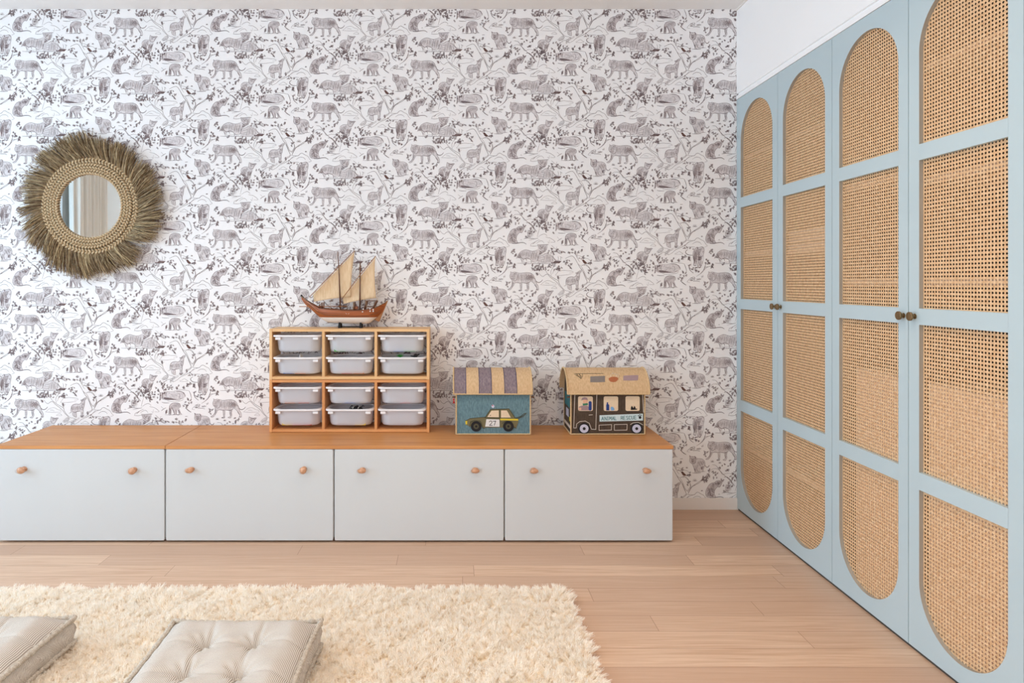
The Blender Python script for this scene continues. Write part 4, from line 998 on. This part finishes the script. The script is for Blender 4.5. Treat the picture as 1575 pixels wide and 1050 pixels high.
def roof(b, rx0, rx1, bands, mats):
    rb = MB(); N_ = 20; th = .004
    for (xa, xb, mi) in bands:
        vs = []
        for k in range(N_+1):
            t = PI*k/N_; y, z = roof_pt(t); y2, z2 = roof_pt(t, .128, .128)
            vs += [(xa, y, z), (xb, y, z), (xb, y2, z2), (xa, y2, z2)]
        fs = []
        for k in range(N_):
            for e in range(4): fs.append((4*k+e, 4*k+(e+1) % 4, 4*k+4+(e+1) % 4, 4*k+4+e))
        fs += [(3, 2, 1, 0), tuple(4*N_+i for i in range(4))]
        rb.add(vs, fs, mi)
    o = obj('roof_lid', rb, mats, b)
    ed = MB()
    for xx in (rx0, rx1): rope(ed, [(xx, *roof_pt(PI*k/24, .133, .133)) for k in range(25)])
    for t in (0, PI):
        y, z = roof_pt(t); rope(ed, [(rx0, y, z), (rx1, y, z)])
    obj('lid_binding', ed, M['cream_rope'], o, smooth=True)
    return o
def zp(zx, zy, y=None):      # zoom coordinates of the basket crop -> x, z on the front plane
    return P(680+zx/4.773, 550+zy/4.773, BYF if y is None else y)
# --- taxi basket
b1 = basket(zp(104, 0)[0], zp(648, 0)[0], 0, 0, M['blue_raffia'], 'pale blue raffia toy basket with a patchwork car numbered 27 and striped arched lid')
e1 = [84, 175, 272, 363, 458, 548, 660]; xe = [P(680+v/4.773, 0, BYF-.01)[0] for v in e1]
bands = [(xe[i], xe[i+1], i % 2) for i in range(6)]
rf1 = roof(b1, xe[0], xe[-1], bands, [M['grey_raffia'], M['tan_raffia']])
sm = MB()
for x in xe[1:-1]: sm.tube([(x, *roof_pt(PI*k/24, .1325, .1325)) for k in range(25)], .0016, 5)
obj('navy_piping', sm, M['navy'], rf1)
def app(name, pts, m, parent, lay=0, th=.0012):
    y1 = BYF-.0004-.0010*lay; return obj(name, MB().prism_xz([zp(*q) for q in pts], y1-th, y1), m, parent)
def disc(name, cx, cy, r, m, parent, lay=0, sy=1, th=.0012):
    return app(name, [(cx+r*math.cos(t), cy+r*sy*math.sin(t)) for t in np.linspace(0, 2*PI, 28, endpoint=False)], m, parent, lay, th)
def sline(name, lines, w_, m, parent, lay=0, th=.0012):
    mb = MB(); y1 = BYF-.0004-.0010*lay
    for ln in lines: mb.stroke_xz([zp(*q) for q in ln], w_*YB/F/4.773, y1-th, y1)
    return obj(name, mb, m, parent)
car = app('car_body', [(172, 462), (205, 445), (318, 435), (355, 378), (490, 374), (535, 440), (560, 448), (560, 470), (545, 512), (305, 512), (240, 490), (205, 505), (172, 490)], FC['olive'], b1, 0)
app('windscreen', [(332, 434), (362, 388), (416, 386), (416, 436)], FC['cream'], car, 1); app('side_window', [(432, 386), (475, 386), (504, 438), (432, 438)], FC['cream'], car, 1)
app('number_panel', [(325, 450), (420, 452), (424, 506), (316, 504)], FC['white'], car, 2)
sline('number_27', [[(346, 470), (353, 462), (364, 464), (366, 474), (348, 495), (369, 495)], [(374, 466), (393, 463), (382, 495)]], 3.6, FC['black'], car, 3)
app('yellow_stripe', [(426, 446), (558, 448), (558, 460), (426, 458)], FC['yellow'], car, 2); app('headlamp', [(170, 462), (184, 464), (184, 488), (172, 488)], FC['yellow'], car, 1)
for cx in (250, 486):
    w_o = disc('wheel', cx, 502, 39, FC['black'], car, 3); disc('hub', cx, 502, 20, FC['olive_dark'], w_o, 4, th=.0008); disc('hub_centre', cx, 502, 8, FC['black'], w_o, 5, th=.0008)
sline('car_outline', [[(172, 462), (205, 445), (318, 435), (355, 378), (490, 374), (535, 440), (560, 448)], [(422, 376), (424, 506)], [(316, 440), (428, 442)], [(200, 505), (208, 470), (240, 458), (280, 465), (300, 515), (312, 515)], [(440, 480), (470, 462), (510, 468), (528, 510), (545, 516)], [(545, 440), (575, 430), (600, 410), (618, 405)], [(560, 444), (590, 430), (612, 412)], [(352, 424), (356, 420)]], 4, FC['olive_dark'], car, 2)
lp_ = disc('roof_lamp', 373, 356, 11, FC['lavender'], car, 1, 1.1); disc('lamp_dot', 370, 349, 4, FC['red'], lp_, 2, th=.0008)
# red tassel
tl = MB(); x, z = P(680+86/4.773, 550+305/4.773, BYF-.004); tl.ball((x, BYF-.006, z), .005, .005, .006)
for k in range(7): tl.tube([(x, BYF-.006, z-.002), (x-.006+.002*k, BYF-.006+.002*(k % 3), z-.024+.001*(k % 2))], [.0018, .001], 5)
obj('red_tassel', tl, FC['red'], b1, smooth=True)
# --- bus basket
b2 = basket(zp(945, 0)[0], zp(1487, 0)[0], 0, 0, M['brown_raffia'], 'dark brown raffia toy basket with an animal rescue bus and plain tan arched lid')
rx = [P(680+v/4.773, 0, BYF-.01)[0] for v in (918, 1519)]
rf2 = roof(b2, rx[0], rx[1], [(rx[0], rx[1], 0)], [M['tan_raffia']])
def roof_t(vy):   # pixel row -> angle on the lid
    best = min((abs(V0+(EYE-roof_pt(t)[1])*F/roof_pt(t)[0]-vy), t) for t in np.linspace(0, PI/2, 400)); return best[1]
def on_roof(name, pts, m, parent):
    mb = MB(); n = len(pts); ou = []; inn = []
    for zx, zy in pts:
        t = roof_t(550+zy/4.773); y, z = roof_pt(t, .1335, .1335); y2, z2 = roof_pt(t, .1322, .1322); x = (680+zx/4.773-U0)*y/F
        ou.append((x, y, z)); inn.append((x, y2, z2))
    mb.add(ou+inn, [tuple(range(n)), tuple(range(2*n-1, n-1, -1))]+[((i+1) % n, i, n+i, n+(i+1) % n) for i in range(n)])
    return obj(name, mb, m, parent)
def roof_line(name, lines, r, m, parent):
    mb = MB()
    for ln in lines:
        q = []
        for zx, zy in ln:
            t = roof_t(550+zy/4.773); y, z = roof_pt(t, .133, .133); q.append(((680+zx/4.773-U0)*y/F, y, z))
        mb.tube(q, r, 5)
    return obj(name, mb, m, parent)
on_roof('stitched_patch', [(1088, 138), (1140, 136), (1196, 134), (1196, 157), (1196, 178), (1140, 180), (1088, 180), (1088, 158)], FC['grey'], rf2)
on_roof('stitched_patch', [(1330, 133), (1385, 130), (1440, 128), (1440, 147), (1438, 166), (1385, 168), (1330, 167), (1330, 150)], FC['mauve'], rf2)
on_roof('stitched_bowl', [(1222, 152), (1240, 142), (1258, 140), (1278, 142), (1293, 150), (1290, 164), (1275, 176), (1257, 179), (1238, 176), (1226, 166)], FC['rust'], rf2)
roof_line('stitched_paddle', [[(970, 118), (1185, 116)], [(972, 122), (1000, 138), (1018, 155), (1030, 138), (1030, 118)], [(985, 120), (1020, 150)], [(1000, 118), (1024, 140)], [(1010, 119), (1018, 150)], [(995, 120), (990, 132)]], .0011, FC['olive_dark'], rf2)
roof_line('stitched_loop', [[(1240, 140), (1238, 126), (1250, 118), (1270, 120), (1282, 130), (1278, 142)], [(1250, 118), (1250, 112), (1260, 110)], [(1270, 120), (1295, 124), (1298, 136), (1290, 144)]], .0009, FC['line'], rf2)
def rr(x0, y0, x1, y1, r=12):
    pts = []
    for cx, cy, a0 in ((x1-r, y1-r, 0), (x0+r, y1-r, PI/2), (x0+r, y0+r, PI), (x1-r, y0+r, 1.5*PI)):
        for k in range(5): a = a0+PI/2*k/4; pts.append((cx+r*math.cos(a), cy+r*math.sin(a)))
    return pts
wn1 = app('bus_window', rr(998, 283, 1106, 390), FC['cream'], b2, 0); wn2_ = app('bus_window', rr(1186, 283, 1292, 390), FC['cream'], b2, 0); wn3 = app('bus_window', rr(1346, 282, 1450, 390), FC['cream'], b2, 0)
app('driver_figure', [(1002, 386), (1004, 358), (1030, 350), (1064, 350), (1078, 362), (1076, 386)], FC['mauve'], wn1, 1)
app('driver_figure', [(1034, 334), (1034, 312), (1050, 306), (1068, 312), (1066, 330), (1052, 338)], FC['skin'], wn1, 1)
app('cap', [(1020, 312), (1028, 294), (1048, 288), (1064, 294), (1070, 312), (1048, 306)], FC['mauve'], wn1, 2); app('scarf', [(1030, 336), (1068, 332), (1070, 346), (1034, 350)], FC['green'], wn1, 2)
app('seat_back', rr(1075, 318, 1097, 386, 9), FC['blue'], wn1, 2); disc('hand', 1012, 374, 10, FC['skin'], wn1, 2)
app('flask', [(1204, 386), (1204, 346), (1208, 338), (1208, 326), (1218, 326), (1218, 338), (1226, 346), (1226, 386)], FC['blue'], wn2_, 1); app('cup', [(1238, 386), (1236, 364), (1246, 358), (1258, 364), (1266, 380), (1258, 386)], FC['sky'], wn2_, 1)
app('binoculars', [(1384, 382), (1386, 362), (1392, 352), (1400, 362), (1404, 370), (1410, 352), (1418, 362), (1420, 374), (1430, 372), (1430, 380), (1400, 382)], FC['black'], wn3, 1)
sgn = app('sign_panel', [(1156, 422), (1474, 410), (1474, 460), (1156, 468)], FC['pale_blue'], b2, 0)
GL = {'A': [[(0, 1), (.5, 0), (1, 1)], [(.2, .62), (.8, .62)]], 'N': [[(0, 1), (0, 0), (1, 1), (1, 0)]], 'I': [[(.5, 0), (.5, 1)], [(.2, 0), (.8, 0)], [(.2, 1), (.8, 1)]], 'M': [[(0, 1), (.1, 0), (.5, .6), (.9, 0), (1, 1)]], 'L': [[(.05, 0), (.05, 1), (1, 1)]],
      'R': [[(0, 1), (0, 0), (.8, 0), (.95, .25), (.8, .5), (0, .5)], [(.45, .5), (1, 1)]], 'E': [[(1, 0), (0, 0), (0, 1), (1, 1)], [(0, .5), (.8, .5)]], 'S': [[(1, .1), (.2, 0), (0, .25), (.9, .7), (.8, 1), (0, .95)]], 'C': [[(1, .1), (.3, 0), (0, .4), (.2, .95), (1, .95)]], 'U': [[(0, 0), (.05, .85), (.5, 1), (.95, .85), (1, 0)]]}
words = [[], []]
for ch, x0, x1 in [('A', 1170, 1186), ('N', 1193, 1207), ('I', 1212, 1221), ('M', 1227, 1243), ('A', 1249, 1261), ('L', 1266, 1278), ('R', 1312, 1326), ('E', 1331, 1343), ('S', 1352, 1365), ('C', 1370, 1384), ('U', 1390, 1404), ('E', 1411, 1424)]:
    yb = 459-(x0-1170)*.036; yt = yb-25
    for ln in GL[ch]: words[x0 > 1300].append([(x0+(x1-x0)*a, yt+(yb-yt)*b) for a, b in ln])
for lines in words: sline('sign_word', lines, 3.1, FC['teal'], sgn, 1)
pw = disc('paw_mark', 1452, 437, 9.5, FC['black'], sgn, 1, 1.15)
for cx, cy in ((1440, 425), (1449, 419), (1460, 421)): disc('paw_toe', cx, cy, 4.2, FC['black'], pw, 1)
for k, cx in enumerate((1042, 1427)):
    w_o = disc('wheel', cx, 519, 44 if k == 0 else 44, FC['black'], b2, 1, .96); disc('white_hub', cx, 519, 32, FC['lavender'], w_o, 2, .96); disc('hub_centre', cx, 519, 11, FC['black'], w_o, 3)
sline('bus_outline', [[(962, 250), (975, 256), (966, 515), (984, 515), (988, 485), (1010, 468), (1050, 464), (1080, 480), (1096, 524), (1128, 526), (1136, 256), (985, 254)], [(1136, 256), (1470, 248), (1478, 400)], [(1152, 494), (1244, 490), (1242, 530), (1152, 532), (1152, 494)], [(1264, 490), (1358, 488), (1356, 530), (1264, 532), (1264, 490)], [(1078, 420), (1104, 418)], [(1382, 490), (1400, 478), (1440, 474), (1474, 492)]], 3.2, FC['line'], b2, 0)
# left side of the bus: windscreen, lamp and stripe
sdm = MB(); xs = zp(945, 0)[0]-.0012
sdm.add([], [])
def side_patch(name, ya, yb, za, zb_, m): return obj(name, MB().box(xs, xs+.001, ya, yb, za, zb_), m, b2)
side_patch('side_window', BYF+.03, BYB-.03, .66, .735, FC['teal']); side_patch('radiator', BYF+.07, BYB-.07, .60, .645, FC['lavender']); side_patch('side_lamp', BYF+.02, BYF+.045, .585, .61, FC['yellow']); side_patch('bumper', BYF+.01, BYB-.01, .545, .562, FC['line'])
# ---------------------------------------------------------------- shag rug
RX0, RX1, RY0, RY1 = -2.75, .50, .95, 2.90
M['pile'] = mat('wool_pile', (255, 253, 248), .95, spec=.05, vscale=(70, 70, 70), var_rgb=(254, 246, 234), detail=4)
_nt = M['pile'].node_tree; _p = _nt.nodes['Principled BSDF']; _t = _nt.nodes.new('ShaderNodeBsdfTranslucent'); _m = _nt.nodes.new('ShaderNodeMixShader'); _m.inputs[0].default_value = .48
_nt.links.new(_p.inputs['Base Color'].links[0].from_socket, _t.inputs[0]); _nt.links.new(_p.outputs[0], _m.inputs[1]); _nt.links.new(_t.outputs[0], _m.inputs[2]); _nt.links.new(_m.outputs[0], _nt.nodes['Material Output'].inputs['Surface'])
M['rug_back'] = mat('rug_backing', (244, 232, 212), .95, spec=.05, var=.08, vscale=(60, 60, 60))
rug = thing('shag_rug', ((RX0+RX1)/2, (RY0+RY1)/2, 0), 'cream long-pile shag rug lying on the oak floor', 'rug')
bk = MB(); bk.prism_xz([(0, 0), (1, 0), (1, 1)], 0, 1); bk = MB()
cr_ = rrect((RX0+RX1)/2, (RY0+RY1)/2, (RX1-RX0)/2, (RY1-RY0)/2, .05)
n = len(cr_); bk.add([(x, y, .001) for x, y in cr_]+[(x, y, .018) for x, y in cr_], [tuple(range(n-1, -1, -1)), tuple(range(n, 2*n))]+[(i, (i+1) % n, n+(i+1) % n, n+i) for i in range(n)])
obj('backing', bk, M['rug_back'], rug)
def pile():
    r = np.random.RandomState(5)
    X, Y = [], []
    def region(x0, x1, y0, y1, dens):
        k = int((x1-x0)*(y1-y0)*dens); X.append(x0+(x1-x0)*r.rand(k)); Y.append(y0+(y1-y0)*r.rand(k))
    region(-2.35, RX1, 1.85, RY1, 7200); region(RX0, -2.35, 1.85, RY1, 3000); region(RX0, RX1, RY0, 1.85, 3200)
    X = np.concatenate(X); Y = np.concatenate(Y)
    # rounded corners
    cxm = np.clip(X, RX0+.05, RX1-.05); cym = np.clip(Y, RY0+.05, RY1-.05)
    ok = np.hypot(X-cxm, Y-cym) < .05; X, Y = X[ok], Y[ok]
    NC = len(X)
    # lean field: smooth noise from sines plus randomness; outward at the edges
    def fld(s, a):
        return np.sin(X*s*1.0+a)*np.cos(Y*s*1.3+a*2)+.6*np.sin(X*s*2.3-Y*s*1.7+a*3)+.4*np.cos(X*s*4.1+Y*s*3.7+a)
    lx = .30*fld(17, 1.)+.42*r.randn(NC); ly = .34*fld(21, 2.6)+.42*r.randn(NC)
    lx += np.clip((X-(RX1-.05))/.05, 0, 1)*1.1; ly += np.clip((Y-(RY1-.05))/.05, 0, 1)*.9
    H = .031*(.65+.5*r.rand(NC))*(1+.14*fld(14, 4.))
    S = 20
    Xs = np.repeat(X, S); Ys = np.repeat(Y, S); lxs = np.repeat(lx, S)+.15*r.randn(NC*S); lys = np.repeat(ly, S)+.15*r.randn(NC*S); Hs = np.repeat(H, S)*(.8+.25*r.rand(NC*S))
    n = NC*S
    bx = Xs+.0031*r.randn(n); by = Ys+.0031*r.randn(n)
    nl = np.sqrt(lxs**2+lys**2+1)
    dx, dy, dz = lxs/nl, lys/nl, 1/nl
    ang = r.rand(n)*PI; wx, wy = np.cos(ang), np.sin(ang)
    w = .0008+.0006*r.rand(n)
    curl = r.randn(n)*.006; ca = r.rand(n)*2*PI
    k1, k2, k3, k4 = (r.randn(n)*.0030 for _ in range(4))
    V = np.empty((n, 4, 2, 3), dtype=np.float32)
    for j, f in enumerate((0., .38, .72, 1.)):
        # strands droop towards their tips
        px = bx+dx*Hs*1.2*(f**1.2)+(0, k1, k2, k2+.6*k1)[j]; py = by+dy*Hs*1.2*(f**1.2)+(0, k3, k4, k4+.6*k3)[j]
        pz = .016+Hs*(f-.22*f*f*(1-dz))*dz**.6
        ww = w*(1., 1., .9, .5)[j]
        V[:, j, 0, 0] = px-wx*ww; V[:, j, 0, 1] = py-wy*ww; V[:, j, 0, 2] = pz
        V[:, j, 1, 0] = px+wx*ww; V[:, j, 1, 1] = py+wy*ww; V[:, j, 1, 2] = pz
    # press down under the floor cushions
    for (cx, cy, hx, hy) in CUSH:
        m_ = (np.abs(V[..., 0]-cx) < hx-.015) & (np.abs(V[..., 1]-cy) < hy-.015)
        V[..., 2] = np.where(m_, np.minimum(V[..., 2], .034), V[..., 2])
    V[..., 2] = np.maximum(V[..., 2], .003)
    k = np.arange(n)[:, None]*8
    Q = np.concatenate([k+np.array([0, 1, 3, 2]), k+np.array([2, 3, 5, 4]), k+np.array([4, 5, 7, 6])], 0)
    return V.reshape(-1, 3), Q
CUSH = [(-.752, 2.135, .275, .285), (-1.672, 2.165, .275, .285)]
V, Q = pile()
po = obj_np('pile', V, Q, M['pile'], rug, smooth=True); po['kind'] = 'stuff'

# ---------------------------------------------------------------- tufted floor cushions
def ticking():
    m = bpy.data.materials.new('ticking_stripe'); m.use_nodes = True; nt = m.node_tree; N = nt.nodes; L = nt.links
    b = N['Principled BSDF']; b.inputs['Roughness'].default_value = .9; b.inputs['Specular IOR Level'].default_value = .15
    uv = N.new('ShaderNodeUVMap'); uv.uv_map = 'UVMap'; sp_ = N.new('ShaderNodeSeparateXYZ'); L.new(uv.outputs[0], sp_.inputs[0])
    a = N.new('ShaderNodeMath'); a.operation = 'MULTIPLY'; a.inputs[1].default_value = 1/.0047; L.new(sp_.outputs['X'], a.inputs[0])
    f = N.new('ShaderNodeMath'); f.operation = 'FRACT'; L.new(a.outputs[0], f.inputs[0])
    g = N.new('ShaderNodeMath'); g.operation = 'LESS_THAN'; g.inputs[1].default_value = .36; L.new(f.outputs[0], g.inputs[0])
    mx = N.new('ShaderNodeMix'); mx.data_type = 'RGBA'; mx.inputs['A'].default_value = (*lin((216, 209, 200)), 1); mx.inputs['B'].default_value = (*lin((142, 130, 120)), 1)
    L.new(g.outputs[0], mx.inputs['Factor']); L.new(mx.outputs['Result'], b.inputs['Base Color'])
    return m
M['ticking'] = ticking()
M['ticking_roll'] = mat('ticking_roll', (206, 197, 184), .9, spec=.1, vscale=(260, 260, 260), var_rgb=(166, 154, 140))
def cushion(cx, cy, rot, label, seed):
    r = np.random.RandomState(seed)
    zb, zt = .0365, .132; hw, hd = .262, .272
    c = thing('floor_cushion', (cx, cy, zb), label, 'floor cushion', 'tufted floor cushions on the shag rug')
    def edge(u, v):   # square -> slightly pincushioned plan
        x = hw*u*(1-.045*(1-v*v)); y = hd*v*(1-.045*(1-u*u)); return x, y
    N_ = 110; g = np.linspace(-1, 1, N_+1); tuf = [(-1/3, -1/3), (1/3, -1/3), (-1/3, 1/3), (1/3, 1/3)]
    vs = []; uvs = []
    for v in g:
        for u in g:
            x, y = edge(u, v)
            e = min(1, (1-abs(u))/.3); e2 = min(1, (1-abs(v))/.3)
            h = .046*math.sin(e*PI/2)**.8*math.sin(e2*PI/2)**.8
            for (a, b) in tuf:
                d = math.hypot(u-a, v-b); h -= .040*math.exp(-(d/.10)**1.3)+.010*math.exp(-(d/.3)**2)
                an = math.atan2(v-b, u-a); h += .0035*math.sin(an*9+a*5+b*3)*math.exp(-((d-.14)/.09)**2)
            for (ax, bx) in (((-1/3), 0), ((1/3), 0)):    # creases between the tufts and towards the edges
                h -= .011*math.exp(-((u-ax+.02*math.sin(v*7+seed))/.032)**2)*(.35+.65*max(0, 1-abs(abs(v)-.33)/.4))
                h -= .011*math.exp(-((v-ax+.02*math.sin(u*7+seed))/.032)**2)*(.35+.65*max(0, 1-abs(abs(u)-.33)/.4))
            h += .0018*math.sin(u*13+v*5+seed)+.0012*math.sin(v*21-u*9)
            vs.append((cx+x, cy+y, zt+h)); uvs.append((x, y))
    mb = MB(); fs = [(j*(N_+1)+i, j*(N_+1)+i+1, (j+1)*(N_+1)+i+1, (j+1)*(N_+1)+i) for j in range(N_) for i in range(N_)]
    mb.add(vs, fs)
    o = obj('cushion_top', mb, M['ticking'], c, smooth=True)
    ul = o.data.uv_layers.new(name='UVMap'); li = np.empty(len(o.data.loops), dtype=np.int32); o.data.loops.foreach_get('vertex_index', li)
    ul.data.foreach_set('uv', np.array(uvs, dtype=np.float32)[li].ravel())
    # boxed side wall and underside
    per = []; S_ = 90
    for (fa) in (lambda t: (t, -1), lambda t: (1, t), lambda t: (-t, 1), lambda t: (-1, -t)):
        for k in range(S_): per.append(edge(*fa(-1+2*k/S_)))
    n = len(per); vs = []; uvs = []; s_ = 0
    cen = np.array([0, 0]); rows_ = 8
    acc = [0]
    for i in range(1, n+1): acc.append(acc[-1]+math.dist(per[i % n], per[i-1]))
    for j in range(rows_+1):
        f = j/rows_
        for i in range(n+1):
            x, y = per[i % n]; l = math.hypot(x, y)
            out = .014*math.sin(PI*f)+.0025*math.sin(acc[i]*160+f*9)*math.sin(PI*f)+.002*math.sin(acc[i]*61+j)
            vs.append((cx+x*(1+out/l), cy+y*(1+out/l), zb+.003+(zt-zb-.003)*f)); uvs.append((acc[i]+.010*math.sin(f*6+acc[i]*30), f))
    fs = [(j*(n+1)+i, j*(n+1)+i+1, (j+1)*(n+1)+i+1, (j+1)*(n+1)+i) for j in range(rows_) for i in range(n)]
    mb = MB(); mb.add(vs, fs); k0 = len(vs); mb.add([(cx+x, cy+y, zb+.003) for x, y in per], [tuple(range(n-1, -1, -1))]); uvs += per
    o2 = obj('cushion_side', mb, M['ticking'], c, smooth=True)
    ul = o2.data.uv_layers.new(name='UVMap'); li = np.empty(len(o2.data.loops), dtype=np.int32); o2.data.loops.foreach_get('vertex_index', li)
    ul.data.foreach_set('uv', np.array(uvs, dtype=np.float32)[li].ravel())
    # hand-stitched rolled edges, top and bottom, with pulled-out corners
    for zz, nm in ((zt+.002, 'rolled_edge'), (zb+.010, 'lower_rolled_edge')):
        q = []; rad = []
        D = 5
        for i in range(n*D//4):
            t = i/(n*D//4)*n; a = int(t) % n; f = t-int(t); x = per[a][0]*(1-f)+per[(a+1) % n][0]*f; y = per[a][1]*(1-f)+per[(a+1) % n][1]*f
            l = math.hypot(x, y); cor = max(0, l/math.hypot(hw, hd)-.86)/.14
            o_ = .008+.005*cor**2
            q.append((cx+x*(1+o_/l), cy+y*(1+o_/l), zz+.002*cor+.0012*math.sin(i*.9))); rad.append(.0088*(1+.16*math.sin(i*2*PI/4.7)+.08*r.randn()))
        mb = MB(); mb.tube(q, rad, 8, closed=True)
        o3 = obj(nm, mb, M['ticking_roll'], c, smooth=True)
    for (a, b) in tuf:
        x, y = edge(a, b); tb = MB(); tb.tube([(cx+x-.012, cy+y, zt+.004), (cx+x, cy+y, zt+.0085), (cx+x+.012, cy+y, zt+.004)], [.004, .005, .004], 8)
        obj('tuft', tb, M['ticking_roll'], c, smooth=True)
    c.rotation_euler = (0, 0, rot)
    return c
cushion(CUSH[0][0], CUSH[0][1], 0, 'striped ticking floor cushion with deep tufts in front of the pine shelves', 1)
cushion(CUSH[1][0], CUSH[1][1], -.02, 'striped ticking floor cushion at the left edge, partly cut off', 2)
